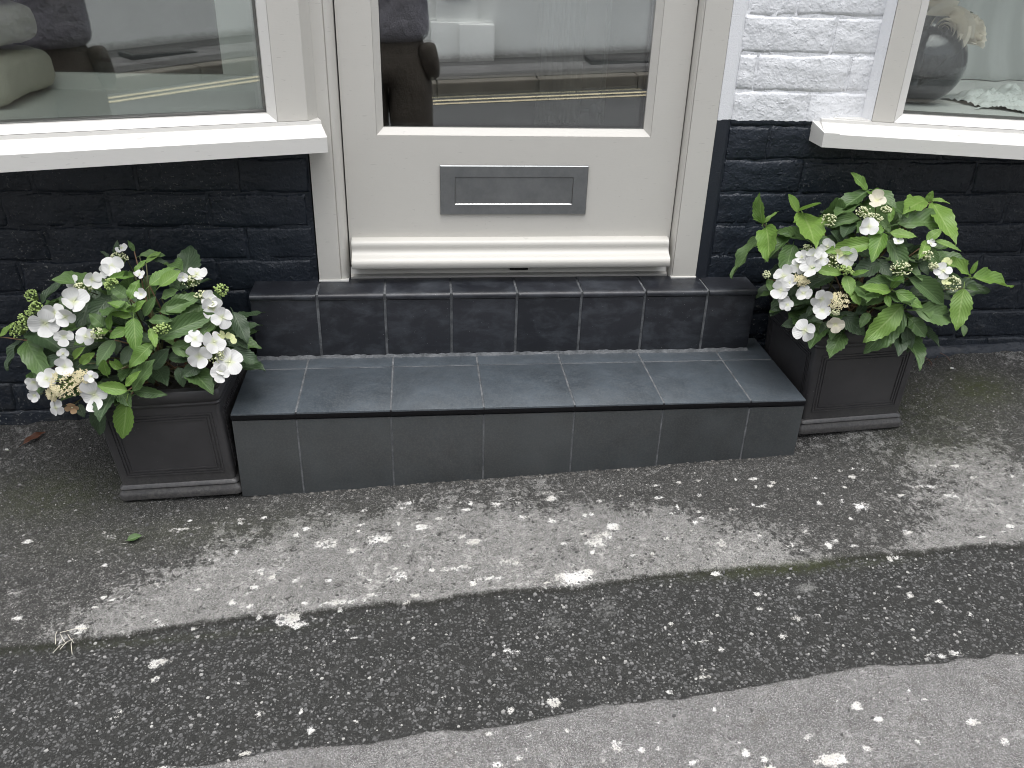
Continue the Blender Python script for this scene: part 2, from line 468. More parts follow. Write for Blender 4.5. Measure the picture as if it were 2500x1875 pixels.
LEAVES_L = [(-0.823,-0.08,0.479,-0.781,-0.074,0.487,-0.13,-0.32,0.94,0.022,1),
(-0.807,-0.096,0.469,-0.784,-0.074,0.484,-0,-0.57,0.82,0.009,2),
(-0.869,-0.088,0.478,-0.862,-0.082,0.512,0.28,-0.96,0.09,0.014,0),
(-0.882,-0.09,0.479,-0.896,-0.09,0.496,0.71,-0.4,0.57,0.012,0),
(-0.832,-0.08,0.49,-0.84,-0.079,0.511,0.53,-0.8,0.27,0.011,1),
(-0.799,-0.078,0.471,-0.765,-0.076,0.456,0.39,-0.3,0.87,0.018,0),
(-0.768,-0.076,0.46,-0.723,-0.153,0.475,-0.13,0.11,0.99,0.014,1),
(-0.807,-0.178,0.478,-0.787,-0.159,0.499,-0.03,-0.73,0.68,0.012,2),
(-0.773,-0.204,0.46,-0.734,-0.174,0.485,0.06,-0.68,0.73,0.031,2),
(-0.752,-0.209,0.46,-0.719,-0.187,0.482,-0.07,-0.66,0.75,0.027,2),
(-0.808,-0.177,0.472,-0.843,-0.2,0.478,0.45,-0.49,0.75,0.015,2),
(-0.848,-0.17,0.461,-0.885,-0.195,0.462,0.36,-0.48,0.8,0.021,1),
(-0.809,-0.225,0.44,-0.795,-0.207,0.47,-0.04,-0.86,0.52,0.027,2),
(-0.817,-0.211,0.438,-0.849,-0.205,0.458,0.24,-0.73,0.64,0.027,1),
(-0.8,-0.253,0.424,-0.837,-0.253,0.443,0.42,-0.4,0.81,0.028,2),
(-0.8,-0.254,0.425,-0.775,-0.254,0.446,-0.32,-0.86,0.4,0.018,2),
(-0.8,-0.254,0.414,-0.837,-0.262,0.425,0.34,-0.61,0.71,0.017,2),
(-0.795,-0.264,0.416,-0.789,-0.308,0.372,0.09,-0.69,0.71,0.033,2),
(-0.808,-0.272,0.396,-0.833,-0.293,0.388,0.22,-0.59,0.78,0.025,2),
(-0.778,-0.252,0.413,-0.757,-0.239,0.445,-0.25,-0.82,0.51,0.02,1),
(-0.74,-0.239,0.416,-0.682,-0.213,0.439,0.01,-0.68,0.73,0.038,1),
(-0.752,-0.236,0.416,-0.687,-0.227,0.426,0,-0.75,0.66,0.031,1),
(-0.754,-0.205,0.433,-0.723,-0.203,0.447,-0.29,-0.58,0.76,0.024,1),
(-0.746,-0.164,0.446,-0.704,-0.185,0.446,-0.28,-0.53,0.8,0.024,0),
(-0.754,-0.275,0.375,-0.657,-0.241,0.406,0.07,-0.78,0.62,0.039,1),
(-0.77,-0.255,0.406,-0.727,-0.265,0.408,-0.19,-0.63,0.75,0.02,1),
(-0.863,-0.178,0.429,-0.891,-0.246,0.39,0.34,-0.57,0.75,0.038,0),
(-0.9,-0.179,0.428,-0.913,-0.246,0.392,0.09,-0.48,0.87,0.038,0),
(-0.928,-0.16,0.407,-0.961,-0.186,0.398,0.12,-0.47,0.87,0.017,0),
(-0.849,-0.265,0.39,-0.877,-0.256,0.419,0.36,-0.73,0.58,0.033,1),
(-0.84,-0.278,0.396,-0.834,-0.273,0.428,-0.19,-0.97,0.18,0.012,2),
(-0.843,-0.274,0.394,-0.864,-0.289,0.394,0.32,-0.49,0.81,0.013,2),
(-1.022,-0.134,0.394,-0.974,-0.113,0.446,-0.5,-0.54,0.68,0.032,0),
(-0.991,-0.125,0.397,-0.995,-0.17,0.408,0.02,0.24,0.97,0.018,1),
(-1.049,-0.152,0.342,-0.958,-0.25,0.348,-0.43,-0.35,0.83,0.038,0),
(-1.06,-0.159,0.326,-0.993,-0.263,0.306,-0.18,-0.3,0.94,0.037,1),
(-1.063,-0.159,0.33,-1.098,-0.187,0.269,-0.65,-0.48,0.59,0.027,0),
(-1.104,-0.17,0.336,-1.077,-0.156,0.358,-0.14,-0.77,0.63,0.012,2),
(-0.837,-0.273,0.372,-0.864,-0.301,0.337,-0.04,-0.76,0.65,0.032,1),
(-0.838,-0.255,0.363,-0.837,-0.28,0.345,0.06,-0.57,0.82,0.02,0),
(-0.808,-0.262,0.354,-0.827,-0.288,0.326,0.23,-0.78,0.58,0.027,0),
(-0.76,-0.29,0.371,-0.796,-0.32,0.341,0.16,-0.79,0.59,0.028,2),
(-0.765,-0.274,0.397,-0.751,-0.303,0.373,0.34,-0.49,0.8,0.017,2),
(-0.73,-0.273,0.354,-0.676,-0.277,0.348,0.01,-0.82,0.57,0.034,1),
(-0.741,-0.271,0.331,-0.687,-0.272,0.334,-0.05,-0.76,0.65,0.027,0),
(-0.92,-0.279,0.335,-0.894,-0.291,0.363,-0.65,-0.71,0.29,0.015,2),
(-0.903,-0.295,0.331,-0.869,-0.307,0.359,-0.4,-0.91,0.09,0.018,2),
(-0.932,-0.261,0.304,-0.87,-0.288,0.327,-0.49,-0.53,0.69,0.02,0),
(-0.96,-0.24,0.321,-1.005,-0.241,0.287,-0.42,-0.69,0.59,0.031,0),
(-0.852,-0.306,0.309,-0.851,-0.31,0.343,-0.12,-0.98,-0.12,0.022,2),
(-0.821,-0.312,0.327,-0.835,-0.319,0.347,0.45,-0.89,-0,0.015,2),
(-0.825,-0.302,0.322,-0.829,-0.309,0.344,0.31,-0.92,-0.24,0.017,2),
(-0.808,-0.312,0.277,-0.761,-0.31,0.336,-0.47,-0.79,0.39,0.037,1),
(-0.817,-0.32,0.293,-0.786,-0.327,0.324,-0.46,-0.85,0.27,0.018,2),
(-0.814,-0.32,0.282,-0.86,-0.327,0.298,0.32,-0.77,0.55,0.027,2),
(-0.86,-0.296,0.282,-0.888,-0.305,0.283,0.22,-0.57,0.79,0.027,1),
(-0.842,-0.302,0.284,-0.816,-0.32,0.251,0.16,-0.81,0.57,0.029,1),
(-0.821,-0.318,0.258,-0.838,-0.326,0.186,-0.29,-0.94,0.18,0.044,2),
(-0.889,-0.282,0.232,-0.906,-0.278,0.157,-0.24,-0.97,0,0.038,0),
(-0.936,-0.268,0.225,-0.924,-0.286,0.205,-0.01,-0.75,0.66,0.024,0),
(-1.04,-0.202,0.272,-1.023,-0.247,0.256,-0.08,-0.36,0.93,0.025,1),
(-1.034,-0.184,0.222,-1.051,-0.195,0.204,-0.3,-0.66,0.69,0.022,0),
(-0.811,-0.304,0.273,-0.753,-0.315,0.27,-0.13,-0.82,0.56,0.01,1),
(-0.623,-0.174,0.388,-0.591,-0.223,0.341,0.26,-0.57,0.78,0.039,0),
(-0.619,-0.208,0.345,-0.592,-0.222,0.324,0.38,-0.46,0.8,0.025,0),
(-0.627,-0.228,0.323,-0.575,-0.219,0.29,0.49,-0.63,0.6,0.036,0),
(-0.652,-0.226,0.392,-0.666,-0.265,0.379,0.43,-0.41,0.81,0.024,1),
(-0.679,-0.262,0.31,-0.713,-0.292,0.297,0.33,-0.68,0.66,0.028,0),
(-0.664,-0.265,0.291,-0.661,-0.285,0.259,0.48,-0.74,0.48,0.031,0),
(-0.723,-0.275,0.31,-0.714,-0.295,0.277,0.23,-0.8,0.55,0.027,0),
(-0.773,-0.284,0.312,-0.739,-0.28,0.351,-0.15,-0.96,0.23,0.041,0),
(-0.773,-0.291,0.281,-0.776,-0.3,0.308,-0.09,-0.95,-0.3,0.02,0),
(-0.789,-0.26,0.376,-0.762,-0.277,0.372,-0.22,-0.53,0.82,0.02,0),
(-0.823,-0.243,0.395,-0.831,-0.247,0.411,0.56,-0.83,0.07,0.027,0)]
FLORETS_L = [(-0.855,-0.083,0.499,-0.03,-0.64,0.77,0.025,0),
(-0.856,-0.159,0.484,0.46,-0.69,0.56,0.045,0),
(-0.862,-0.171,0.477,0.29,-0.54,0.79,0.034,0),
(-0.883,-0.203,0.474,0.58,-0.74,0.33,0.037,0),
(-0.934,-0.171,0.458,-0.33,-0.82,0.47,0.031,0),
(-0.974,-0.242,0.397,0.09,-0.99,0.12,0.057,0),
(-0.914,-0.233,0.439,0.32,-0.66,0.68,0.054,0),
(-0.93,-0.25,0.414,0.21,-0.94,0.26,0.04,0),
(-0.953,-0.236,0.416,-0.15,-0.93,0.34,0.044,0),
(-0.887,-0.282,0.384,0.03,-0.98,0.2,0.037,0),
(-0.976,-0.291,0.297,0.4,-0.75,0.53,0.037,0),
(-1.01,-0.274,0.282,0.39,-0.92,-0.03,0.034,0),
(-1.016,-0.273,0.25,-0.1,-0.99,0.12,0.027,0),
(-0.972,-0.293,0.232,-0.4,-0.88,0.24,0.038,0),
(-0.881,-0.317,0.273,-0.11,-0.98,0.19,0.061,0),
(-0.934,-0.295,0.325,0.04,-0.91,0.42,0.037,0),
(-0.878,-0.321,0.316,0.18,-0.97,0.18,0.025,0),
(-0.932,-0.31,0.241,0.01,-0.94,-0.35,0.027,3),
(-0.685,-0.174,0.473,0.31,-0.48,0.82,0.038,0),
(-0.707,-0.196,0.474,0.39,-0.86,0.34,0.021,0),
(-0.654,-0.222,0.435,0.19,-0.72,0.67,0.034,0),
(-0.65,-0.227,0.419,0.47,-0.79,0.39,0.045,0),
(-0.631,-0.239,0.403,0.38,-0.65,0.66,0.045,0),
(-0.679,-0.282,0.376,0.44,-0.67,0.6,0.037,0),
(-0.645,-0.273,0.364,0.57,-0.72,0.39,0.048,0),
(-0.673,-0.289,0.339,0.14,-0.98,0.17,0.051,0),
(-0.618,-0.279,0.321,0.16,-0.83,0.53,0.065,0),
(-0.636,-0.297,0.307,0.46,-0.84,0.29,0.038,0),
(-0.617,-0.254,0.362,0.49,-0.6,0.63,0.026,2),
(-0.782,-0.237,0.454,0.07,-0.71,0.71,0.027,0),
(-0.794,-0.188,0.478,0.08,-0.64,0.76,0.02,0),
(-0.928,-0.28,0.384,0.18,-0.94,0.29,0.036,0),
(-0.935,-0.286,0.35,0.07,-0.87,0.48,0.023,0),
(-0.635,-0.257,0.373,0.33,-0.88,0.35,0.021,2)]
BUDS_L = [(-0.863,-0.087,0.478,0.039,0.018,1),
(-0.906,-0.199,0.454,0.041,0.02,1),
(-1.073,-0.158,0.346,0.035,0.032,0),
(-1.039,-0.177,0.376,0.042,0.038,0),
(-1.016,-0.175,0.401,0.031,0.028,0),
(-1.038,-0.134,0.413,0.03,0.025,0),
(-0.931,-0.301,0.29,0.074,0.054,2),
(-0.897,-0.307,0.308,0.037,0.027,2),
(-0.97,-0.29,0.262,0.031,0.024,2),
(-0.845,-0.205,0.465,0.03,0.024,0),
(-0.74,-0.276,0.397,0.032,0.02,0),
(-0.695,-0.185,0.461,0.038,0.024,1),
(-0.64,-0.179,0.439,0.031,0.026,0),
(-0.672,-0.21,0.439,0.031,0.021,1),
(-0.654,-0.22,0.423,0.031,0.031,1),
(-0.643,-0.278,0.335,0.034,0.027,1),
(-0.864,-0.28,0.39,0.03,0.02,1),
(-0.66,-0.28,0.349,0.02,0.017,1)]
LEAVES_R = [(0.578,-0.012,0.523,0.564,-0.004,0.587,-0.81,-0.58,-0.11,0.038,2),
(0.58,-0.011,0.525,0.606,-0.012,0.553,-0.7,-0.28,0.66,0.016,2),
(0.58,-0.011,0.525,0.557,-0.008,0.533,0.29,-0.07,0.95,0.01,2),
(0.587,-0.013,0.518,0.551,-0.14,0.486,-0.48,-0.08,0.87,0.036,2),
(0.576,-0.015,0.495,0.523,-0.022,0.409,-0.83,-0.17,0.53,0.045,1),
(0.638,-0.055,0.518,0.564,-0.111,0.475,-0.4,-0.16,0.9,0.04,1),
(0.656,-0.019,0.555,0.631,-0.012,0.59,0.46,-0.75,0.47,0.032,2),
(0.658,-0.019,0.557,0.67,-0.084,0.591,-0.43,0.36,0.83,0.016,2),
(0.668,-0.021,0.551,0.63,-0.179,0.531,-0.29,-0.05,0.96,0.037,2),
(0.646,-0.115,0.518,0.605,-0.016,0.517,-0.55,-0.22,0.8,0.03,1),
(0.619,-0.103,0.503,0.584,-0.17,0.458,-0.29,-0.42,0.86,0.045,1),
(0.801,-0.041,0.612,0.768,-0.032,0.647,0.35,-0.77,0.53,0.024,2),
(0.8,-0.041,0.61,0.724,-0.08,0.579,-0.25,-0.26,0.93,0.047,1),
(0.815,-0.044,0.613,0.84,-0.1,0.601,-0.15,-0.27,0.95,0.043,1),
(0.809,-0.043,0.61,0.791,-0.104,0.618,-0.24,0.18,0.95,0.018,2),
(0.788,-0.04,0.583,0.703,-0.115,0.575,0.05,-0.16,0.99,0.02,1),
(0.79,-0.041,0.583,0.798,-0.151,0.586,-0.25,0.01,0.97,0.023,1),
(0.759,-0.114,0.569,0.695,-0.127,0.565,0.07,-0.56,0.83,0.023,1),
(0.855,-0.056,0.586,0.84,-0.154,0.587,-0.11,0.03,0.99,0.027,1),
(0.826,-0.155,0.568,0.947,-0.131,0.576,0.02,-0.43,0.9,0.035,1),
(0.788,-0.197,0.562,0.829,-0.222,0.564,-0.37,-0.53,0.76,0.026,2),
(0.777,-0.188,0.561,0.739,-0.24,0.52,-0.43,-0.33,0.84,0.035,2),
(0.802,-0.163,0.574,0.811,-0.149,0.601,-0.4,-0.76,0.51,0.013,2),
(0.777,-0.178,0.571,0.751,-0.204,0.568,0.3,-0.41,0.86,0.026,2),
(0.928,-0.074,0.599,0.843,-0.151,0.606,0.16,-0.1,0.98,0.037,2),
(0.934,-0.076,0.594,0.939,-0.076,0.618,-0.52,-0.85,0.11,0.018,2),
(0.941,-0.078,0.598,0.976,-0.088,0.601,-0.16,-0.29,0.94,0.02,2),
(0.945,-0.079,0.594,0.933,-0.2,0.558,-0.32,-0.24,0.91,0.037,2),
(0.869,-0.209,0.55,0.895,-0.208,0.571,-0.4,-0.74,0.54,0.024,2),
(0.869,-0.209,0.546,0.841,-0.247,0.528,0.14,-0.5,0.85,0.022,2),
(0.886,-0.212,0.549,0.929,-0.236,0.535,-0.04,-0.55,0.84,0.017,2),
(0.749,-0.205,0.545,0.659,-0.207,0.527,-0.09,-0.81,0.58,0.03,2),
(0.792,-0.19,0.544,0.81,-0.248,0.501,-0.23,-0.62,0.75,0.037,1),
(0.682,-0.146,0.53,0.645,-0.16,0.523,-0,-0.44,0.9,0.031,1),
(0.743,-0.11,0.558,0.703,-0.164,0.544,-0.14,-0.16,0.98,0.035,0),
(0.7,-0.027,0.54,0.685,-0.131,0.557,-0.29,0.19,0.94,0.024,1),
(0.875,-0.199,0.535,0.894,-0.243,0.503,-0.22,-0.64,0.74,0.023,1),
(0.731,-0.17,0.522,0.749,-0.212,0.512,-0.44,-0.38,0.82,0.038,0),
(0.773,-0.2,0.504,0.791,-0.239,0.478,-0.39,-0.62,0.69,0.03,0),
(0.775,-0.206,0.498,0.712,-0.224,0.474,-0.09,-0.66,0.74,0.042,0),
(0.868,-0.21,0.503,0.872,-0.242,0.483,-0.18,-0.54,0.82,0.034,0),
(0.68,-0.232,0.481,0.627,-0.219,0.49,-0.04,-0.71,0.71,0.021,2),
(0.692,-0.231,0.478,0.692,-0.263,0.449,-0.42,-0.61,0.67,0.032,2),
(0.705,-0.229,0.479,0.727,-0.246,0.494,-0.73,-0.5,0.47,0.013,2),
(0.699,-0.252,0.456,0.707,-0.28,0.434,-0.31,-0.66,0.69,0.028,2),
(0.681,-0.2,0.468,0.626,-0.204,0.438,-0.37,-0.53,0.77,0.046,0),
(0.791,-0.25,0.47,0.736,-0.259,0.467,0.11,-0.83,0.55,0.034,1),
(0.782,-0.267,0.456,0.715,-0.268,0.464,0.09,-0.75,0.65,0.019,2),
(0.782,-0.264,0.46,0.796,-0.27,0.488,-0.62,-0.77,0.15,0.017,2),
(0.792,-0.264,0.454,0.843,-0.289,0.43,-0.15,-0.83,0.53,0.03,2),
(0.827,-0.247,0.477,0.903,-0.274,0.435,0.02,-0.82,0.57,0.041,1),
(0.984,-0.224,0.471,0.915,-0.241,0.514,0.53,-0.57,0.63,0.026,2),
(0.98,-0.231,0.478,0.985,-0.233,0.505,-0.59,-0.81,0.07,0.011,2),
(0.984,-0.235,0.471,1.101,-0.195,0.433,0.41,-0.47,0.78,0.025,2),
(0.961,-0.248,0.452,0.943,-0.288,0.383,-0.38,-0.75,0.54,0.046,2),
(0.979,-0.23,0.447,1.003,-0.238,0.448,-0.23,-0.6,0.77,0.019,1),
(0.812,-0.274,0.426,0.74,-0.292,0.357,-0.27,-0.82,0.5,0.049,2),
(0.818,-0.272,0.415,0.755,-0.291,0.331,-0.24,-0.89,0.38,0.057,1),
(0.838,-0.268,0.392,0.872,-0.285,0.358,-0.09,-0.93,0.37,0.034,1),
(0.84,-0.26,0.384,0.854,-0.277,0.312,-0.17,-0.96,0.21,0.035,0),
(0.847,-0.271,0.41,0.938,-0.276,0.398,0.02,-0.85,0.52,0.053,1),
(0.779,-0.252,0.435,0.712,-0.257,0.426,-0.02,-0.81,0.59,0.03,1),
(0.773,-0.267,0.445,0.774,-0.287,0.43,-0.43,-0.56,0.71,0.015,2),
(0.696,-0.231,0.391,0.746,-0.266,0.353,-0.23,-0.84,0.49,0.042,0),
(0.645,-0.207,0.398,0.627,-0.221,0.379,-0.31,-0.61,0.73,0.031,0),
(0.619,-0.199,0.365,0.652,-0.238,0.376,-0.65,-0.37,0.67,0.023,0),
(0.626,-0.196,0.355,0.59,-0.189,0.342,-0.35,-0.73,0.59,0.024,0),
(0.675,-0.227,0.368,0.659,-0.24,0.337,-0.29,-0.83,0.48,0.031,0),
(0.679,-0.247,0.36,0.674,-0.262,0.342,-0.38,-0.64,0.67,0.031,1),
(0.593,-0.167,0.373,0.574,-0.171,0.38,0.36,-0.79,0.5,0.024,0),
(0.564,-0.131,0.431,0.558,-0.173,0.42,-0.49,-0.14,0.86,0.018,1),
(0.589,-0.086,0.435,0.587,-0.118,0.465,-0.94,0.26,0.22,0.016,0),
(0.614,-0.169,0.429,0.594,-0.185,0.415,-0.26,-0.44,0.86,0.027,0),
(0.747,-0.261,0.403,0.729,-0.276,0.381,-0.28,-0.66,0.7,0.03,1),
(0.979,-0.253,0.367,0.979,-0.271,0.351,-0.01,-0.66,0.75,0.014,1),
(0.748,-0.237,0.413,0.725,-0.252,0.395,-0.03,-0.75,0.66,0.03,0)]
FLORETS_R = [(0.786,-0.118,0.61,-0.39,-0.46,0.8,0.042,1),
(0.741,-0.191,0.574,-0.28,-0.79,0.54,0.047,0),
(0.691,-0.216,0.514,-0.47,-0.76,0.45,0.049,0),
(0.67,-0.215,0.522,-0.29,-0.92,0.25,0.022,2),
(0.621,-0.21,0.489,-0.65,-0.42,0.63,0.049,0),
(0.629,-0.195,0.511,-0.51,-0.67,0.54,0.038,0),
(0.601,-0.185,0.484,-0.23,-0.9,0.36,0.038,0),
(0.609,-0.178,0.501,-0.37,-0.66,0.65,0.03,0),
(0.573,-0.184,0.459,-0.61,-0.57,0.56,0.05,0),
(0.565,-0.2,0.433,-0.56,-0.69,0.47,0.042,0),
(0.581,-0.205,0.413,-0.75,-0.66,-0.01,0.034,0),
(0.577,-0.222,0.407,-0.58,-0.75,0.32,0.029,0),
(0.607,-0.223,0.434,-0.7,-0.61,0.38,0.038,0),
(0.637,-0.25,0.432,-0.11,-0.99,-0.03,0.045,0),
(0.643,-0.254,0.406,-0.37,-0.77,0.52,0.038,0),
(0.673,-0.266,0.378,-0.49,-0.87,0.03,0.038,1),
(0.613,-0.254,0.359,-0.34,-0.85,0.39,0.049,0),
(0.904,-0.248,0.512,-0.46,-0.6,0.65,0.022,2),
(0.895,-0.257,0.496,-0.45,-0.61,0.66,0.037,0),
(0.901,-0.27,0.477,-0.27,-0.75,0.6,0.022,2),
(0.875,-0.219,0.544,0.3,-0.75,0.58,0.019,0),
(0.657,-0.191,0.529,-0.28,-0.85,0.45,0.034,0),
(0.799,-0.219,0.55,-0.38,-0.59,0.72,0.022,0),
(0.638,-0.207,0.509,-0.58,-0.71,0.4,0.034,0),
(0.581,-0.202,0.45,-0.55,-0.66,0.51,0.03,0)]
BUDS_R = [(0.75,-0.14,0.591,0.036,0.023,1),
(0.799,-0.143,0.597,0.023,0.015,1),
(0.763,-0.162,0.584,0.042,0.019,1),
(0.68,-0.129,0.57,0.038,0.027,1),
(0.66,-0.21,0.501,0.038,0.032,1),
(0.688,-0.231,0.49,0.034,0.019,0),
(0.604,-0.202,0.456,0.042,0.019,2),
(0.675,-0.255,0.428,0.043,0.034,2),
(0.668,-0.259,0.405,0.023,0.015,1),
(0.8,-0.252,0.499,0.046,0.033,1),
(0.922,-0.259,0.468,0.041,0.03,1),
(0.86,-0.236,0.524,0.034,0.022,1),
(0.552,-0.142,0.448,0.018,0.016,1),
(0.626,-0.165,0.519,0.023,0.011,1),
(0.876,-0.248,0.504,0.022,0.015,1)]
SPLASHES = [(0.063,-0.605,0.0365,0.0203,1.00), (0.088,-0.592,0.0230,0.0129,0.90), (0.047,-0.597,0.0275,0.0128,0.80), (-0.489,-0.642,0.0264,0.0154,1.00), (-0.472,-0.656,0.0122,0.0117,1.00), (-0.505,-0.635,0.0141,0.0096,0.80), (-0.235,-0.415,0.0139,0.0149,0.95), (-0.126,-0.473,0.0213,0.0114,0.90), (-0.149,-0.455,0.0137,0.0087,0.80), (0.170,-0.463,0.0157,0.0148,1.00), (0.128,-0.504,0.0384,0.0337,0.62), (0.151,-0.485,0.0214,0.0145,0.70), (-0.567,-0.549,0.0120,0.0131,0.90), (-0.710,-0.715,0.0201,0.0111,0.95), (-0.717,-0.722,0.0100,0.0088,1.00), (-0.706,-0.754,0.0098,0.0085,1.00), (-0.017,-0.882,0.0125,0.0130,1.05), (-0.092,-0.890,0.0070,0.0091,0.90), (0.401,-1.044,0.0244,0.0151,1.05), (0.480,-0.954,0.0114,0.0115,0.85), (0.068,-0.982,0.0184,0.0183,0.62), (-0.069,-0.948,0.0090,0.0068,0.70), (0.292,-0.337,0.0167,0.0101,0.60), (0.717,-0.464,0.0239,0.0196,0.75), (0.504,-0.438,0.0201,0.0128,0.65), (0.436,-0.437,0.0180,0.0127,0.60), (-0.324,-0.441,0.0391,0.0202,0.72), (-0.435,-0.442,0.0390,0.0287,0.62), (-0.380,-0.470,0.0231,0.0197,0.60), (-0.394,-0.612,0.0537,0.0122,0.72), (-0.337,-0.601,0.0271,0.0099,0.65), (-0.603,-0.587,0.0144,0.0101,0.75), (-0.872,-0.625,0.0140,0.0245,0.75), (-0.756,-0.358,0.0602,0.0095,0.60), (-0.894,-0.364,0.0299,0.0095,0.50), (0.107,-0.994,0.0073,0.0083,0.90), (-0.074,-0.770,0.0166,0.0084,0.65), (-0.086,-0.763,0.0083,0.0064,0.80), (0.253,-0.845,0.0113,0.0082,0.60), (0.293,-1.032,0.0072,0.0066,0.90), (0.416,-0.790,0.0134,0.0112,0.60), (0.458,-0.750,0.0120,0.0118,0.70), (0.398,-0.720,0.0087,0.0072,0.65), (0.299,-0.804,0.0083,0.0065,0.75), (0.503,-0.750,0.0069,0.0072,0.70), (-0.412,-0.756,0.0066,0.0063,0.70), (-0.348,-0.884,0.0062,0.0054,0.80), (-0.511,-0.852,0.0109,0.0075,0.65), (-0.022,-0.823,0.0065,0.0050,0.70), (0.223,-0.739,0.0068,0.0091,0.85), (0.271,-0.784,0.0117,0.0066,0.60), (-0.266,-0.470,0.0193,0.0141,0.65), (-0.196,-0.390,0.0101,0.0092,0.80), (0.052,-0.354,0.0144,0.0097,0.90), (-0.083,-0.356,0.0102,0.0064,0.70), (0.309,-0.526,0.0191,0.0114,0.60), (0.382,-0.543,0.0190,0.0199,0.62), (0.432,-0.513,0.0077,0.0059,0.80), (0.511,-0.566,0.0151,0.0114,0.62), (0.465,-0.531,0.0077,0.0117,0.80), (0.596,-0.576,0.0075,0.0201,0.70), (-0.486,-0.538,0.0223,0.0132,0.55), (-0.563,-0.502,0.0245,0.0137,0.55), (-0.173,-0.550,0.0558,0.0131,0.58), (-0.060,-0.544,0.0375,0.0186,0.58), (-0.101,-0.585,0.0550,0.0102,0.58), (-0.265,-0.628,0.0089,0.0073,0.80), (-0.358,-0.541,0.0186,0.0105,0.60), (-0.284,-0.556,0.0370,0.0181,0.60), (-0.735,-0.619,0.0088,0.0098,0.70), (-0.663,-0.463,0.0192,0.0086,0.50), (-0.793,-0.527,0.0185,0.0081,0.45), (0.193,-1.020,0.0087,0.0066,0.70), (-0.089,-0.988,0.0102,0.0081,0.70), (-0.649,-0.935,0.0191,0.0069,0.90), (0.152,-0.947,0.0106,0.0071,0.60), (-0.246,-0.399,0.0080,0.0061,0.70), (0.463,-0.666,0.0179,0.0077,0.40), (0.892,-0.413,0.0410,0.0142,0.62), (0.935,-0.452,0.0302,0.0140,0.60), (0.775,-0.555,0.0172,0.0123,0.75), (0.566,-0.529,0.0135,0.0090,0.60), (0.303,-0.436,0.0100,0.0062,0.70), (-0.901,-0.650,0.0086,0.0169,0.60), (-0.365,-0.392,0.0200,0.0091,0.55), (-0.523,-0.380,0.0140,0.0092,0.50), (0.368,-0.460,0.0158,0.0123,0.55), (-0.287,-0.331,0.0144,0.0081,0.55), (0.160,-0.387,0.0203,0.0095,0.50), (0.786,-0.778,0.0120,0.0101,0.60), (0.659,-0.862,0.0162,0.0067,0.50), (0.546,-1.028,0.0088,0.0072,0.55), (0.702,-0.947,0.0077,0.0083,0.50), (-0.201,-0.851,0.0079,0.0057,0.60), (-0.624,-0.782,0.0081,0.0062,0.55), (-0.752,-0.824,0.0094,0.0059,0.55), (-0.449,-0.715,0.0068,0.0066,0.70), (-0.180,-0.719,0.0068,0.0055,0.60)]
WORN = [(-0.247,-0.458,0.2905,0.0451,0.55), (0.094,-0.471,0.1946,0.0402,0.45), (-0.524,-0.520,0.1865,0.0423,0.50), (0.320,-0.556,0.1411,0.0384,0.35), (-0.154,-0.546,0.3900,0.0593,1.00), (-0.480,-0.583,0.2710,0.0494,0.95), (0.172,-0.572,0.2412,0.0523,0.80), (-0.665,-0.627,0.2020,0.0359,0.80), (0.357,-0.621,0.1822,0.0325,0.55), (1.036,-0.480,0.1890,0.1251,0.85), (0.838,-0.606,0.1492,0.0442,0.50), (0.830,-0.172,0.0567,0.0461,0.60), (0.668,-0.221,0.0664,0.0295,0.30), (-0.346,-0.386,0.2996,0.0243,0.25), (-0.058,-0.302,0.3450,0.0266,0.35), (-1.226,-0.017,0.1381,0.0846,0.25), (1.339,0.046,0.1617,0.0435,0.30), (0.011,-0.708,0.0190,0.0314,0.35), (0.110,-0.691,0.0262,0.0302,0.35), (0.402,-0.708,0.0961,0.0360,0.20), (0.505,-0.678,0.0178,0.0103,0.70)]
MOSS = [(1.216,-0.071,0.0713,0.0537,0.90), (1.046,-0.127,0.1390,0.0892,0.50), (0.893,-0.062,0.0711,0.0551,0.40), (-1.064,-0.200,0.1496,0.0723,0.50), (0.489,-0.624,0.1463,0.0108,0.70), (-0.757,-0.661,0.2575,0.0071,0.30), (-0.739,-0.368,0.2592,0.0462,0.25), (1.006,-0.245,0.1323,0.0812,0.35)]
# ---------------------------------------------------------------- pavement
def ground_z(x, y):
    t = y + .264
    s = np.where(t > 0, .13 + .03 * np.clip(x, -1.6, 1.6), .05)
    return .004 + .052 * x + s * t

def patch_sd(x, y):
    """metres inside the dark trench patch (negative outside)"""
    top = np.interp(x, [-3, -1.0, -.54, -.16, .30, .69, 1.0, 3], [-.70, -.66, -.631, -.627, -.621, -.615, -.613, -.60])
    bot = np.interp(x, [-3, -.66, -.25, .06, .39, .60, .82, 3], [-.95, -.937, -.927, -.909, -.887, -.881, -.877, -.85])
    w = .006 * vnoise(x, y * 0, 9, 3) + .004 * vnoise(x, y * 0, 31, 4)
    return np.minimum(top + w - y, y - bot + w), top + w - y

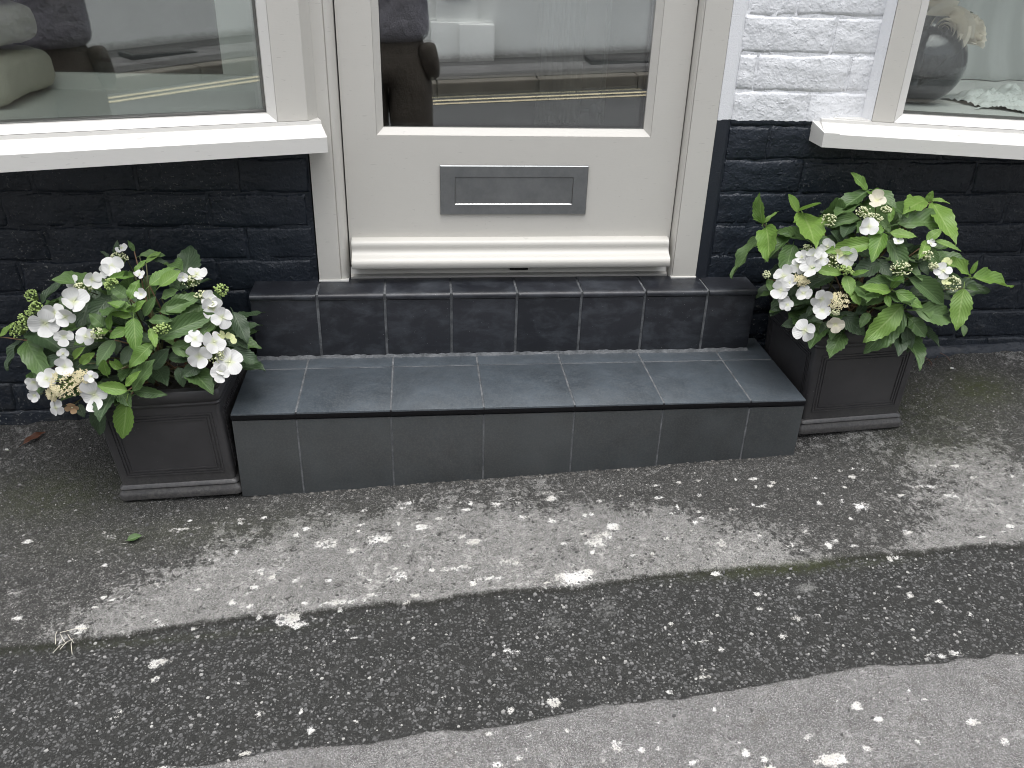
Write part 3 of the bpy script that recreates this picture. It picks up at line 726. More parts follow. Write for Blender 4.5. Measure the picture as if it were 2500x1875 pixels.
xs = np.concatenate([np.linspace(-12, -1.72, 36), np.arange(-1.68, 1.86, .0052), np.linspace(1.92, 12, 36)])
ys = np.concatenate([np.linspace(-1.5, -1.27, 12), np.arange(-1.262, .086, .0052), [.0875, .3]])
_r = random.Random(77)
SPLASHES = [(x, y, a_ * .8, b_ * .72, k) for x, y, a_, b_, k in SPLASHES]
for _ in range(330):
    _x = _r.uniform(-1.1, 1.2); _y = -.33 - .75 * _r.random() ** 1.6
    if -.93 < _y < -.63 and _r.random() < .6: continue
    if abs(_x - .05) > .75 and _r.random() < .4: continue
    SPLASHES.append((_x, _y, _r.uniform(.003, .011), _r.uniform(.003, .008), _r.uniform(.5, .95)))
GX, GY = np.meshgrid(xs, ys, indexing='ij')
SD, TOPD = patch_sd(GX, GY)
GZ = ground_z(GX, GY)
grit = (.0006 * vnoise(GX, GY, 95, 11) + .0005 * vnoise(GX, GY, 150, 12) + .0012 * vnoise(GX, GY, 22, 13) + .003 * vnoise(GX, GY, 3.5, 14))
inside = np.clip((SD + .004) / .008, 0, 1)
below = np.clip((-TOPD * -1 - .26) / .02, 0, 1)
GZ = GZ + grit * np.where(inside > .5, 1.25, .9) - .0065 * inside
near_wall = np.clip((GY - .03) / .05, 0, 1)
GZ = GZ + near_wall * (.006 + .005 * vnoise(GX, GY, 30, 15))
nx, ny = len(xs), len(ys)
co = np.empty((nx * ny, 3), np.float32)
co[:, 0] = GX.ravel(); co[:, 1] = GY.ravel(); co[:, 2] = GZ.ravel()
ii = np.arange((nx - 1) * (ny - 1))
a = (ii // (ny - 1)) * ny + ii % (ny - 1)
faces = np.stack([a, a + ny, a + ny + 1, a + 1], 1).astype(np.int32)
me = bpy.data.meshes.new('pavement')
me.vertices.add(nx * ny); me.vertices.foreach_set('co', co.ravel())
me.loops.add(faces.size); me.loops.foreach_set('vertex_index', faces.ravel())
me.polygons.add(len(faces))
me.polygons.foreach_set('loop_start', np.arange(0, faces.size, 4, dtype=np.int32))
me.polygons.foreach_set('use_smooth', np.ones(len(faces), bool))
me.update(calc_edges=True)

def blobs(lst, rough=0.0):
    f = np.zeros_like(GX)
    for x, y, a_, b_, k in lst:
        d = ((GX - x) / a_) ** 2 + ((GY - y) / b_) ** 2
        f = np.maximum(f, k * np.exp(-d * .55))
    return f
WORNF = np.zeros_like(GX)
DUSTF = blobs(WORN[-4:])
for x, y, a_, b_, k in WORN[:-4]:
    d = ((GX - x) / a_) ** 2 + ((GY - y) / (b_ * 1.75)) ** 2
    WORNF += k * np.exp(-d * .8)
lower = (TOPD > .2) & (SD < 0)
WORNF = np.where(GY < -1.2, 1, WORNF)
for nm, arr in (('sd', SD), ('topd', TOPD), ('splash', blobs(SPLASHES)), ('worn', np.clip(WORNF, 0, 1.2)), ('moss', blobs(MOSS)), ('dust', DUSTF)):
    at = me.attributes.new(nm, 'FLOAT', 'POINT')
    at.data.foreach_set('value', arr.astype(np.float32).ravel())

def asphalt():
    t = NT('asphalt')
    P = t.pos()
    sdv = t.attr('sd'); topd = t.attr('topd')
    jag = t.math('ADD', t.math('MULTIPLY', t.math('SUBTRACT', t.noise(60, 4, .7), .5), .020), t.math('MULTIPLY', t.math('SUBTRACT', t.noise(260, 3, .7), .5), .022))
    patch = t.ramp(t.math('ADD', t.math('MULTIPLY', t.math('ADD', sdv, jag), 90.0), .5), [(.35, 0.0), (.65, 1.0)])
    lower = t.math('GREATER_THAN', topd, .2)
    # aggregate stones, two sizes, each with its own grey
    v1 = t.voro(150); v2 = t.voro(290); v3 = t.voro(80)
    e1 = t.voro(150, 'DISTANCE_TO_EDGE'); e3 = t.voro(80, 'DISTANCE_TO_EDGE')
    g1 = t.n('SeparateColor'); t.l(v1.outputs['Color'], g1.inputs[0])
    g2 = t.n('SeparateColor'); t.l(v2.outputs['Color'], g2.inputs[0])
    g3 = t.n('SeparateColor'); t.l(v3.outputs['Color'], g3.inputs[0])
    body1 = t.ramp(e1.outputs['Distance'], [(.10, 0.0), (.19, 1.0)])
    stone1 = t.math('MULTIPLY', body1, t.ramp(g1.outputs[0], [(.45, 0.0), (.6, .5), (1.0, 1.0)]))
    stone2 = t.math('MULTIPLY', t.ramp(v2.outputs['Distance'], [(.2, 1.0), (.5, 0.0)]), t.ramp(g2.outputs[0], [(.5, 0.0), (1.0, 1.0)]))
    stone3 = t.math('MULTIPLY', t.ramp(e3.outputs['Distance'], [(.20, 0.0), (.27, 1.0)]), t.ramp(g3.outputs[0], [(.7, 0.0), (.8, .7), (1.0, 1.0)]))
    fine = t.noise(330, 4, .75)
    mid = t.noise(38, 5, .7)
    big = t.noise(7, 5, .6)
    # old surface: dark binder with wear
    dark = t.mix(t.ramp(mid, [(.3, 0.0), (.7, 1.0)]), (.021, .021, .0200), (.056, .055, .052))
    dark = t.mix(t.math('MULTIPLY', stone1, .8), dark, (.150, .147, .140))
    dark = t.mix(t.math('MULTIPLY', stone2, .75), dark, (.20, .197, .19))
    dark = t.mix(t.ramp(fine, [(.36, .9), (.47, 0.0)]), dark, (.010, .010, .009))
    light = t.mix(t.ramp(mid, [(.3, 0.0), (.75, 1.0)]), (.152, .150, .145), (.288, .284, .275))
    light = t.mix(t.math('MULTIPLY', stone2, .7), light, (.42, .41, .39))
    light = t.mix(t.math('MULTIPLY', stone1, .35), light, (.10, .098, .092))
    light = t.mix(t.ramp(fine, [(.39, .9), (.49, 0.0)]), light, (.045, .043, .04))
    wn1 = t.math('ADD', t.math('MULTIPLY', t.math('SUBTRACT', t.noise(13, 6, .8), .5), 1.9), t.math('MULTIPLY', t.math('SUBTRACT', t.noise(48, 4, .7), .5), 1.4))
    wn2 = t.math('MULTIPLY', t.math('SUBTRACT', t.noise(120, 4, .75), .5), 1.5)
    w = t.math('ADD', t.math('ADD', t.math('MINIMUM', t.attr('worn'), .78), wn1), wn2)
    w = t.ramp(w, [(.36, 0.0), (.50, .7), (.72, 1.0)])
    crust = t.math('MULTIPLY', t.ramp(t.noise(75, 5, .8), [(.52, 0.0), (.60, 1.0)]), t.ramp(t.noise(10, 4, .6), [(.42, 0.0), (.6, 1.0)]))
    light = t.mix(t.math('MULTIPLY', crust, .65), light, (.50, .49, .465))
    pits = t.ramp(t.noise(55, 4, .75), [(.33, .85), (.42, 0.0)])
    light = t.mix(pits, light, (.065, .062, .056))
    salt0 = t.noise(560, 2, .6)
    light = t.mix(t.ramp(salt0, [(.34, .75), (.44, 0.0)]), light, (.05, .049, .046))
    light = t.mix(t.ramp(salt0, [(.57, 0.0), (.67, .7)]), light, (.48, .475, .46))
    dark = t.mix(t.ramp(salt0, [(.60, 0.0), (.70, .6)]), dark, (.24, .235, .225))
    old = t.mix(w, dark, light)
    low = t.mix(t.ramp(t.noise(30, 5, .7), [(.3, 0.0), (.7, 1.0)]), (.112, .110, .109), (.190, .187, .185))
    low = t.mix(t.math('MULTIPLY', stone2, .7), low, (.42, .41, .41))
    low = t.mix(t.math('MULTIPLY', stone1, .5), low, (.12, .115, .115))
    low = t.mix(t.ramp(fine, [(.40, .85), (.50, 0.0)]), low, (.06, .057, .055))
    low = t.mix(t.ramp(t.noise(17, 4, .7), [(.60, 0.0), (.7, .7)]), low, (.085, .08, .072))
    low = t.mix(t.math('MULTIPLY', crust, .5), low, (.36, .355, .345))
    low = t.mix(t.math('MULTIPLY', pits, .7), low, (.07, .067, .062))
    salt = t.noise(620, 2, .6)
    low = t.mix(t.ramp(salt, [(.56, 0.0), (.66, .75)]), low, (.46, .455, .445))
    low = t.mix(t.ramp(salt, [(.33, .8), (.43, 0.0)]), low, (.035, .034, .033))
    old = t.mix(lower, old, low)
    pt = t.mix(t.ramp(mid, [(.3, 0.0), (.7, 1.0)]), (.017, .0175, .0165), (.036, .036, .034))
    pt = t.mix(t.math('MULTIPLY', stone1, .8), pt, (.135, .135, .135))
    pt = t.mix(t.math('MULTIPLY', stone3, .6), pt, (.15, .15, .15))
    pt = t.mix(t.math('MULTIPLY', stone2, .5), pt, (.12, .12, .118))
    pt = t.mix(t.ramp(fine, [(.36, .9), (.46, 0.0)]), pt, (.008, .008, .008))
    dusty = t.ramp(t.math('ADD', t.attr('dust'), t.math('MULTIPLY', t.math('SUBTRACT', t.noise(140, 4, .7), .5), 1.3)), [(.20, 0.0), (.55, .75)])
    pt = t.mix(t.math('MULTIPLY', dusty, t.ramp(fine, [(.4, .3), (.6, 1.0)])), pt, (.27, .27, .26))
    col = t.mix(patch, old, pt)
    # recess shadow painted dark along the patch's upper edge; moss there and by the wall
    edge_shade = t.ramp(t.math('ABSOLUTE', t.math('ADD', sdv, jag)), [(0.0, .9), (.003, .7), (.008, 0.0)])
    upper = t.math('LESS_THAN', topd, .1)
    col = t.mix(t.math('MULTIPLY', edge_shade, upper), col, (.012, .012, .009))
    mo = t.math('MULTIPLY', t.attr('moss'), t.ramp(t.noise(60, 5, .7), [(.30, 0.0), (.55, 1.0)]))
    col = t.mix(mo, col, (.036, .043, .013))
    # pale specks and splashes of old masonry paint
    sp = t.ramp(t.math('ADD', t.attr('splash'), t.math('MULTIPLY', t.math('SUBTRACT', t.noise(80, 5, .85), .5), 2.0)), [(.47, 0.0), (.64, 1.0)])
    sp = t.math('MULTIPLY', sp, t.ramp(fine, [(.36, .15), (.48, 1.0)]))
    sp = t.math('MULTIPLY', sp, t.ramp(t.attr('splash'), [(.12, 0.0), (.2, 1.0)]))
    speck = t.math('MULTIPLY', t.ramp(t.noise(260, 3, .6), [(.655, 0.0), (.68, 1.0)]), t.ramp(t.noise(9, 4, .6), [(.38, .2), (.58, 1.0)]))
    speck = t.math('MULTIPLY', speck, t.mix(patch, (.85,) * 3, (.4,) * 3))
    white = t.math('MAXIMUM', sp, t.math('MULTIPLY', speck, .9))
    wc = t.mix(t.ramp(t.noise(22, 4), [(.35, 0.0), (.65, 1.0)]), (.70, .695, .68), (.50, .485, .45))
    col = t.mix(white, col, wc)
    h = t.math('ADD', t.math('MULTIPLY', body1, .5), t.math('MULTIPLY', fine, .55))
    h = t.math('ADD', h, t.math('MULTIPLY', stone2, .35))
    h = t.math('ADD', h, t.math('MULTIPLY', stone3, .5))
    amt = t.mix(patch, (.7,) * 3, (1.0,) * 3)
    h = t.math('MULTIPLY', h, amt)
    return t.set(col, t.ramp(mid, [(.3, .72), (.7, .9)]), t.bump(h, .95, .0045), None, .35)
M['asphalt'] = asphalt()
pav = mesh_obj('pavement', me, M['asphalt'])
tag(pav, kind='structure')

def gsample(x, y):
    i = int(np.clip(np.searchsorted(xs, x) - 1, 0, nx - 2)); j = int(np.clip(np.searchsorted(ys, y) - 1, 0, ny - 2))
    return float(max(GZ[i, j], GZ[i + 1, j], GZ[i, j + 1], GZ[i + 1, j + 1]))

# loose angular stones standing proud of the trench patch (and a few of the old surface)
def chips():
    vs, fs, cl = [], [], []
    R_ = random.Random(3)
    n = 0
    while n < 9000:
        x = R_.uniform(-1.35, 1.35); y = R_.uniform(-1.16, -.02)
        s, td = patch_sd(np.array([x]), np.array([y])); s = float(s[0]); td = float(td[0])
        if y > -.27 and -.9 < x < .95: continue
        keep = 1.0 if s > .004 else (.22 if td < 0 else .10)
        if R_.random() > keep: continue
        r = R_.choice((.0016, .0020, .0024, .0030, .0040)) * R_.uniform(.8, 1.2)
        z = gsample(x, y)
        k = len(vs)
        a0 = R_.uniform(0, 6.28); m = R_.choice((4, 5, 5, 6))
        el = R_.uniform(.55, 1)
        ring = []
        for q in range(m):
            an = a0 + 2 * math.pi * q / m + R_.uniform(-.25, .25)
            px, py = math.cos(an) * r, math.sin(an) * r * el
            c, s_ = math.cos(a0 * 3), math.sin(a0 * 3)
            ring.append((px * c - py * s_, px * s_ + py * c))
        hgt = r * R_.uniform(.10, .30)
        tx, ty = R_.uniform(-.15, .15), R_.uniform(-.15, .15)
        for px, py in ring: vs.append((x + px, y + py, z - .0012))
        for px, py in ring: vs.append((x + px * .8, y + py * .8, z + hgt + px * tx + py * ty))
        fs.append([k + m + q for q in range(m)])
        for q in range(m): fs.append([k + q, k + (q + 1) % m, k + m + (q + 1) % m, k + m + q])
        cl += [R_.random()] * (2 * m)
        n += 1
    me = bpy.data.meshes.new('stone_chips'); me.from_pydata(vs, [], fs)
    at = me.attributes.new('tone', 'FLOAT', 'POINT'); at.data.foreach_set('value', cl)
    t = NT('stone_chip')
    c = t.ramp(t.attr('tone'), [(0.0, (.035, .035, .034)), (.5, (.095, .095, .095)), (.88, (.18, .178, .175)), (1.0, (.34, .335, .32))])
    t.set(c, .7, t.bump(t.noise(500, 2), .3, .001))
    o = mesh_obj('stone_chips', me, t.m, pav)
    o['kind'] = 'stuff'
chips()

# ---------------------------------------------------------------- street behind the camera (seen in the glass)
SL = .052
def road_mat(name, c0, c1, sc=180):
    t = NT(name)
    c = t.mix(t.ramp(t.noise(4, 5, .6), [(.3, 0.0), (.7, 1.0)]), c0, c1)
    c = t.mix(t.math('MULTIPLY', t.noise(sc, 3, .7), .5), c, tuple(v * .6 for v in c0))
    return t.set(c, .85, t.bump(t.noise(sc, 3, .6), .5, .004))
M['road'] = road_mat('road_asphalt', (.040, .040, .042), (.062, .062, .064))
M['farpave'] = road_mat('far_pavement_asphalt', (.10, .098, .098), (.17, .165, .165))
M['fardark'] = road_mat('dark_asphalt', (.05, .048, .047), (.075, .072, .07))
M['kerb'] = road_mat('kerb_stone', (.10, .09, .075), (.17, .155, .13), 60)
M['yellow'] = road_mat('yellow_road_paint', (.44, .38, .24), (.52, .45, .30), 90)

def sheet(name, x0, x1, y0, y1, z, mat, dz=0.0, parent=None):
    bm = bmesh.new()
    v = [bm.verts.new((x, y, z + SL * x + dz)) for x, y in ((x0, y0), (x1, y0), (x1, y1), (x0, y1))]
    bm.faces.new(v)
    return mesh_obj(name, bm_mesh(name, bm), mat, parent)
tag(sheet('road', -40, 40, -5.72, -1.62, -.20, M['road']), kind='structure')
tag(sheet('far_pavement', -40, 40, -7.16, -5.9, -.08, M['farpave']), kind='structure')
tag(sheet('far_pavement_wet_band', -40, 40, -6.22, -5.9, -.08, M['fardark'], .004), kind='structure')
tag(sheet('far_pavement_wall_band', -40, 40, -7.16, -6.75, -.08, M['fardark'], .004), kind='structure')
tag(sheet('ground', -60, 60, -60, 60, -.55, M['fardark']), kind='structure')
for i, yy in enumerate((-5.545, -5.385)):
    tag(sheet('yellow_line', -12, 12, yy - .035, yy + .035, -.20, M['yellow'], .004), kind='structure')

def kerb_run(y0, y1, ztop, name, x0, x1):
    base = None
    k = 0
    x = x0
    while x < x1:
        bm = bmesh.new()
        vs = add_box(bm, (x + .004, y0, 0), (x + .896, y1, 0))
        for v in vs[:4]: v.co.z = -.30 + SL * v.co.x
        for v in vs[4:]: v.co.z = ztop + SL * v.co.x
        bevel(bm, .012, 2)
        o = mesh_obj('kerb_stone', bm_mesh('kerb_stone', bm), M['kerb'])
        if base is None:
            base = o
            o.name = name
            tag(o, kind='structure')
        else:
            o.parent = base
        x += .9
kerb_run(-1.62, -1.5, -.060, 'near_kerb', -4.5, 4.5)
kerb_run(-5.9, -5.72, -.080, 'far_kerb', -4.55, 6.0)

def stucco():
    t = NT('white_stucco')
    sep = t.n('SeparateXYZ'); t.l(t.pos(), sep.inputs[0])
    c = t.mix(t.ramp(t.noise(3, 5, .6), [(.35, 0.0), (.75, 1.0)]), (.80, .80, .78), (.72, .72, .70))
    hgt = t.math('SUBTRACT', sep.outputs[2], t.math('MULTIPLY', sep.outputs[0], SL))
    dirt = t.ramp(t.math('ADD', hgt, t.math('MULTIPLY', t.noise(30, 4, .7), .12)), [(.0, .7), (.07, 0.0)])
    c = t.mix(dirt, c, (.16, .15, .13))
    return t.set(c, .75, t.bump(t.noise(45, 4, .6), .35, .004))
M['stucco'] = stucco()
ob = empty('opposite_building', (0, -7.16, -.08), 'white stuccoed building across the street reflected in the door glass', 'building')
box('wall', (-14, -7.6, -.9), (14, -7.16, 4.4), M['stucco'], ob)
for px in (-.02, 5.2, -5.2):
    box('pilaster', (px, -7.16, -.5), (px + .42, -7.06, 3.2), M['stucco'], ob, .006)
    z0 = .52 + SL * px
    for (a_, b_) in (((px + .08, -7.062, z0), (px + .34, -7.035, z0 + .05)), ((px + .08, -7.062, z0 + .07), (px + .12, -7.04, 2.8)), ((px + .30, -7.062, z0 + .07), (px + .34, -7.04, 2.8)), ((px + .12, -7.062, z0 + .07), (px + .30, -7.04, z0 + .11))):
        box('panel_moulding', a_, b_, M['stucco'], ob, .004)
    box('plinth', (px - .06, -7.16, -.6), (px + .48, -7.02, .30 + SL * px), M['stucco'], ob, .012)
    box('plinth', (px + .22, -7.16, -.6), (px + .58, -6.97, .29 + SL * px), M['stucco'], ob, .018)
box('sill_band', (.62, -7.16, 1.02), (4.9, -7.0, 1.12), M['stucco'], ob, .012)
box('sill_band', (-4.6, -7.16, 1.02), (-.3, -7.0, 1.12), M['stucco'], ob, .012)
for wx in (1.2, 3.2, -3.9, -2.0):
    wf = box('window', (wx, -7.17, 1.14), (wx + 1.1, -7.14, 2.9), M['sillpaint'], ob)
    box('pane', (wx + .06, -7.145, 1.2), (wx + 1.04, -7.135, 2.84), flat('shop_pane_dark', (.02, .022, .025), .05), wf)

mh = empty('manhole_cover', (1.75, -6.62, -.076 + SL * 1.75), 'rectangular iron inspection cover set into the far pavement', 'manhole cover')
M['iron'] = flat('cast_iron', (.03, .03, .03), .6)
box('rim', (1.45, -6.80, -.085 + SL * 1.45), (2.05, -6.45, -.060 + SL * 1.9), M['iron'], mh, .003)
box('lid', (1.5, -6.76, -.07 + SL * 1.5), (2.0, -6.49, -.055 + SL * 1.9), M['fardark'], mh, .003)

# ---------------------------------------------------------------- shop walls
YW = .085
def brick_mesh(L, H, seed):
    """one painted brick: rounded, slightly lumpy face towards -Y"""
    r = np.random.default_rng(seed)
    nxb, nzb = 8, 5
    bm = bmesh.new()
    def f(i, j):
        u = i / nxb; w = j / nzb
        x = (u - .5) * L; z = (w - .5) * H
        ex = min(u, 1 - u) * L; ez = min(w, 1 - w) * H
        d = min(ex * 5, ez)
        y = -.0 if d > .014 else .0012 * (1 - d / .014) ** 1.5
        y += float(r.uniform(-.0018, .0018)) if d > .001 else .0004
        if d < .001:
            x += float(r.uniform(-.003, .003)); z += float(r.uniform(-.0030, .0030))
        return (x, y, z)
    gu = [0, .02, .06, .2, .4, .6, .8, .94, .98, 1.0]
    V = []
    for i in range(nxb + 1):
        row = []
        for j in range(nzb + 1):
            row.append(bm.verts.new(f(i, j)))
        V.append(row)
    # pull the outermost rings in to make tight rounded arrises
    for i in range(nxb + 1):
        for j in range(nzb + 1):
            v = V[i][j]
            if i == 1: v.co.x = -L / 2 + .007
            if i == nxb - 1: v.co.x = L / 2 - .007
            if j == 1: v.co.z = -H / 2 + .007
            if j == nzb - 1: v.co.z = H / 2 - .007
    for i in range(nxb):
        for j in range(nzb):
            bm.faces.new((V[i][j], V[i + 1][j], V[i + 1][j + 1], V[i][j + 1]))
    rim = [V[i][0] for i in range(nxb + 1)] + [V[nxb][j] for j in range(1, nzb + 1)] + [V[i][nzb] for i in range(nxb - 1, -1, -1)] + [V[0][j] for j in range(nzb - 1, 0, -1)]
    back = [bm.verts.new((v.co.x, .012, v.co.z)) for v in rim]
    n = len(rim)
    for i in range(n):
        bm.faces.new((rim[i], rim[(i + 1) % n], back[(i + 1) % n], back[i]))
    me = bm_mesh('brick', bm)
    for p in me.polygons: p.use_smooth = True
    me.materials.append(M['brick'])
    return me
COURSE = .0795; BL = .222
BRICKS = [brick_mesh(BL - .005, COURSE - .0045, 40 + i) for i in range(7)]
def bricks(parent, x0, x1, z0, z1, skip=None):
    k0 = int(math.floor((z0 - .730) / COURSE)); k1 = int(math.ceil((z1 - .730) / COURSE))
    for k in range(k0, k1):
        zc = .730 + (k + .5) * COURSE
        if zc - COURSE / 2 < z0 - .03 or zc + COURSE / 2 > z1 + .012: continue
        off = (k % 2) * BL / 2 + .03 + random.uniform(-.05, .05)
        i0 = int(math.floor((x0 - off) / BL)); i1 = int(math.ceil((x1 - off) / BL))
        for i in range(i0, i1):
            a_ = max(off + i * BL, x0); b_ = min(off + (i + 1) * BL, x1)
            if b_ - a_ < .03: continue
            if skip and skip(a_, b_, zc): continue
            o = bpy.data.objects.new('brick', random.choice(BRICKS))
            COL.objects.link(o); o.parent = parent
            o.location = Vector(((a_ + b_) / 2, YW - .0009 + random.uniform(-.0006, .0005), zc + random.uniform(-.002, .002))) - parent_loc(parent)
            o.scale = ((b_ - a_ - .005) / (BL - .005), 1, 1)
            o.rotation_euler = (random.uniform(-.006, .006), random.uniform(-.006, .006), random.uniform(-.004, .004))

wr = empty('brick_wall', (1.2, YW, .1), 'painted brick wall right of the door, white above and navy black below', 'wall')
box('wall_core', (.4675, YW + .0008, -.3), (.86, .30, 2.67), M['brick'], wr)
box('wall_core', (.8602, YW + .0009, -.3), (2.05, .30, .700), M['brick'], wr)
box('wall_core', (2.0502, YW + .0008, -.3), (4.2, .30, 2.67), M['brick'], wr)
bricks(wr, .497, .826, .70, 1.75)
bricks(wr, .497, 2.6, .10, .73)
# smooth stippled render strip beside the door frame
prism('render_strip', [(.4655, YW - .0045), (.492, YW - .0035), (.499, YW + .0006), (.4655, YW + .0006)], .352, 2.0, M['stipple'], wr)
sweep('plinth_fillet', [(0, .0), (-.022, .0), (-.020, .014), (-.010, .030), (0, .036)], (.66, YW, 0), (2.6, YW, 0), (0, 1), M['brick'], wr)
pf = [c for c in wr.children if c.name.startswith('plinth_fillet')][0]
for v in pf.data.vertices: v.co.z += .12 + .052 * (v.co.x - 1.13) * .7 - .01

wl = empty('brick_wall', (-1.0, YW, -.05), 'navy black painted brick wall under the left shop window', 'wall')
box('wall_core', (-1.52, YW + .0009, -.3), (-.4725, .30, .700), M['brick'], wl)
box('wall_core', (-4.2, YW + .0008, -.4), (-1.5202, .30, 2.67), M['brick'], wl)
bricks(wl, -2.6, -.474, -.10, .69)

wu = empty('upper_wall', (0, YW, 2.67), 'white painted wall above the door and shop windows', 'wall')
box('wall_panel', (-4.2, YW, 2.6702), (-.4702, .30, 3.2), M['stipple'], wu)
box('wall_panel', (-.470, YW, 2.46), (.4652, .30, 3.2), M['stipple'], wu)
box('wall_panel', (.4654, YW, 2.6702), (4.2, .30, 3.2), M['stipple'], wu)

# shop interior (dim room behind the glass)
M['inwall'] = flat('shop_wall_paint', (.30, .30, .28), .8)
M['infloor'] = NT('shop_floor_boards').set((.10, .085, .07), .45)
tag(box('shop_floor', (-4.2, .15, .30), (4.2, 4.2, .352), M['infloor']), kind='structure')
tag(box('shop_back_wall', (-4.2, 4.2, .30), (4.2, 4.3, 3.0), M['inwall']), kind='structure')
tag(box('shop_side_wall', (-4.3, .30, .30), (-4.2, 4.3, 3.0), M['inwall']), kind='structure')
tag(box('shop_side_wall', (4.2, .30, .30), (4.3, 4.3, 3.0), M['inwall']), kind='structure')
tag(box('shop_ceiling', (-4.2, .30, 2.9), (4.2, 4.3, 3.0), M['inwall']), kind='structure')
# ---------------------------------------------------------------- steps
XL = [-.6356] + [-.4998 + .203 * k for k in range(6)] + [.6444]
XU = [-.6217] + [-.4686 + .1572 * k for k in range(7)] + [.5989]
RB = [-.0263, -.0234, -.0230, -.0088, .0001, .012, .0286, .0366]
YF = -.2656
ls = empty('lower_step', (0, -.13, 0), 'wide lower doorstep clad in large slate grey tiles', 'step')
prism('step_core', [(XL[0] + .006, YF + .012), (XL[-1] - .006, YF + .012), (XL[-1] - .006, YW - .002), (XL[0] + .006, YW - .002)], -.06, .178, M['mortar'], ls)
box('grout_bed', (XL[0] + .003, YF + .004, .1785), (XL[-1] - .003, .0, .1890), M['grout'], ls)
J = .0020
random.seed(21)
for k in range(7):
    a_, b_ = XL[k] + (J if k else 0), XL[k + 1] - (J if k < 6 else 0)
    dz = random.uniform(-.0006, .0005)
    for nm, y0, y1 in (('tread_tile', YF, -.0568 - J), ('tread_tile', -.0568 + J, (.0 if k < 6 else .070))):
        bx1 = b_
        o = box(nm, (a_, y0, .180), (bx1, y1, .190 + dz), M['slate'], ls, .0011, 2)
        if k in (0, 6) and y1 > -.05: pass
    # riser tile: bottom edge cut to the slope of the pavement
    bm = bmesh.new()
    vs = add_box(bm, (a_, YF + .0022 + random.uniform(-.0006, .0006), 0), (b_, YF + .0115, .1715))
    for v in vs[:4]:
        v.co.z = (RB[k] if abs(v.co.x - a_) < 1e-6 else RB[k + 1]) + random.uniform(-.0012, .0012)
    bevel(bm, .0009, 2)
    mesh_obj('riser_tile', bm_mesh('riser_tile', bm), M['slate_riser_shaded'], ls)
bm = bmesh.new()
gt = [[bm.verts.new((min(max(x, XL[0] + .002), XL[-1] - .002), y, z)) for x, z in zip(XL, [q + .001 for q in RB])] + [bm.verts.new((min(max(x, XL[0] + .002), XL[-1] - .002), y, .171)) for x in XL] for y in (YF + .0032, YF + .0118)]
for k in range(7):
    bm.faces.new((gt[0][k], gt[0][k + 1], gt[0][k + 9], gt[0][k + 8])); bm.faces.new((gt[1][k], gt[1][k + 1], gt[1][k + 9], gt[1][k + 8]))
    bm.faces.new((gt[0][k], gt[0][k + 1], gt[1][k + 1], gt[1][k]))
mesh_obj('riser_grout', bm_mesh('riser_grout', bm), M['grout_light'], ls)
box('edge_trim', (XL[0] - .001, YF - .0005, .1752), (XL[-1] + .001, YF + .0040, .1862), M['black_trim'], ls, .0008)
box('end_trim', (XL[-1] - .001, YF + .002, .1752), (XL[-1] + .0012, .07, .1870), M['black_trim'], ls, .0006)
box('end_trim', (XL[0] - .0012, YF + .002, .1752), (XL[0] + .001, .07, .1870), M['black_trim'], ls, .0006)
# side cheeks of the step
for x0, x1 in ((XL[0] + .0005, XL[0] + .0058), (XL[-1] - .0058, XL[-1] - .0005)):
    box('side_tile', (x0, YF + .012, -.05), (x1, YW - .003, .1745), M['slate'], ls)

us = empty('upper_step', (0, .04, .19), 'narrow upper doorstep of black quarry tiles with rounded nosing under the door', 'step')
box('step_core', (XU[0] + .004, .0022, .185), (XU[-1] - .004, YW + .03, .3522), M['grout'], us)
J2 = .0031
nose = [(.0, .3405), (-.0035, .3415), (-.0050, .3450), (-.0042, .3495), (-.0010, .3528), (.004, .3542), (.012, .3546), (.078, .3552), (.1045, .3552), (.1045, .3405)]
for k in range(8):
    a_, b_ = XU[k] + (J2 if k else 0), XU[k + 1] - (J2 if k < 7 else 0)
    dy = random.uniform(-.0010, .0008)
    o = box('riser_tile', (a_, dy, .1925 + random.uniform(0, .002)), (b_, .0075, .3385), M['quarry'], us, .0022, 3)
    dz = random.uniform(-.0010, .0010)
    o = sweep('nosing_tile', [(p + dy, z + dz) for p, z in nose], (a_, 0), (b_, 0), (0, 1), M['quarry'], us)
# worn mortar fillet at the foot of the upper step
bm = bmesh.new()
R_ = random.Random(5)
prev = None
for i in range(125):
    x = XU[0] + (XU[-1] - XU[0]) * i / 124
    d = .0075 + R_.uniform(-.002, .003); h = .1955 + R_.uniform(-.0015, .0025)
    ring = [bm.verts.new((x, -d, .1893)), bm.verts.new((x, -d * .45, .1925 + R_.uniform(-.0005, .0008))), bm.verts.new((x, -.0002, h))]
    if prev:
        for q in range(2): bm.faces.new((prev[q], prev[q + 1], ring[q + 1], ring[q]))
    prev = ring
mesh_obj('mortar_fillet', bm_mesh('mortar_fillet', bm), M['grout'], us)
for x0, s in ((XU[0], -1), (XU[-1], 1)):
    box('end_tile', (x0 - .0012 if s < 0 else x0 - .006, .008, .19), (x0 + .006 if s < 0 else x0 + .0012, YW, .3400), M['quarry'], us)

# mortar crumbs at the foot of the lower step
bm = bmesh.new()
for i in range(150):
    x = R_.uniform(XL[0] + .02, XL[-1]); y = YF - R_.uniform(-.004, .012) ** 1
    r = R_.uniform(.0012, .0045); z = gsample(x, y)
    vs = bmesh.ops.create_icosphere(bm, subdivisions=1, radius=r)['verts']
    for v in vs:
        v.co.z *= .45; v.co.x *= R_.uniform(.8, 1.6)
        v.co += Vector((x, y, z))
o = mesh_obj('mortar_crumbs', bm_mesh('mortar_crumbs', bm), M['mortar'], ls)
o['kind'] = 'stuff'

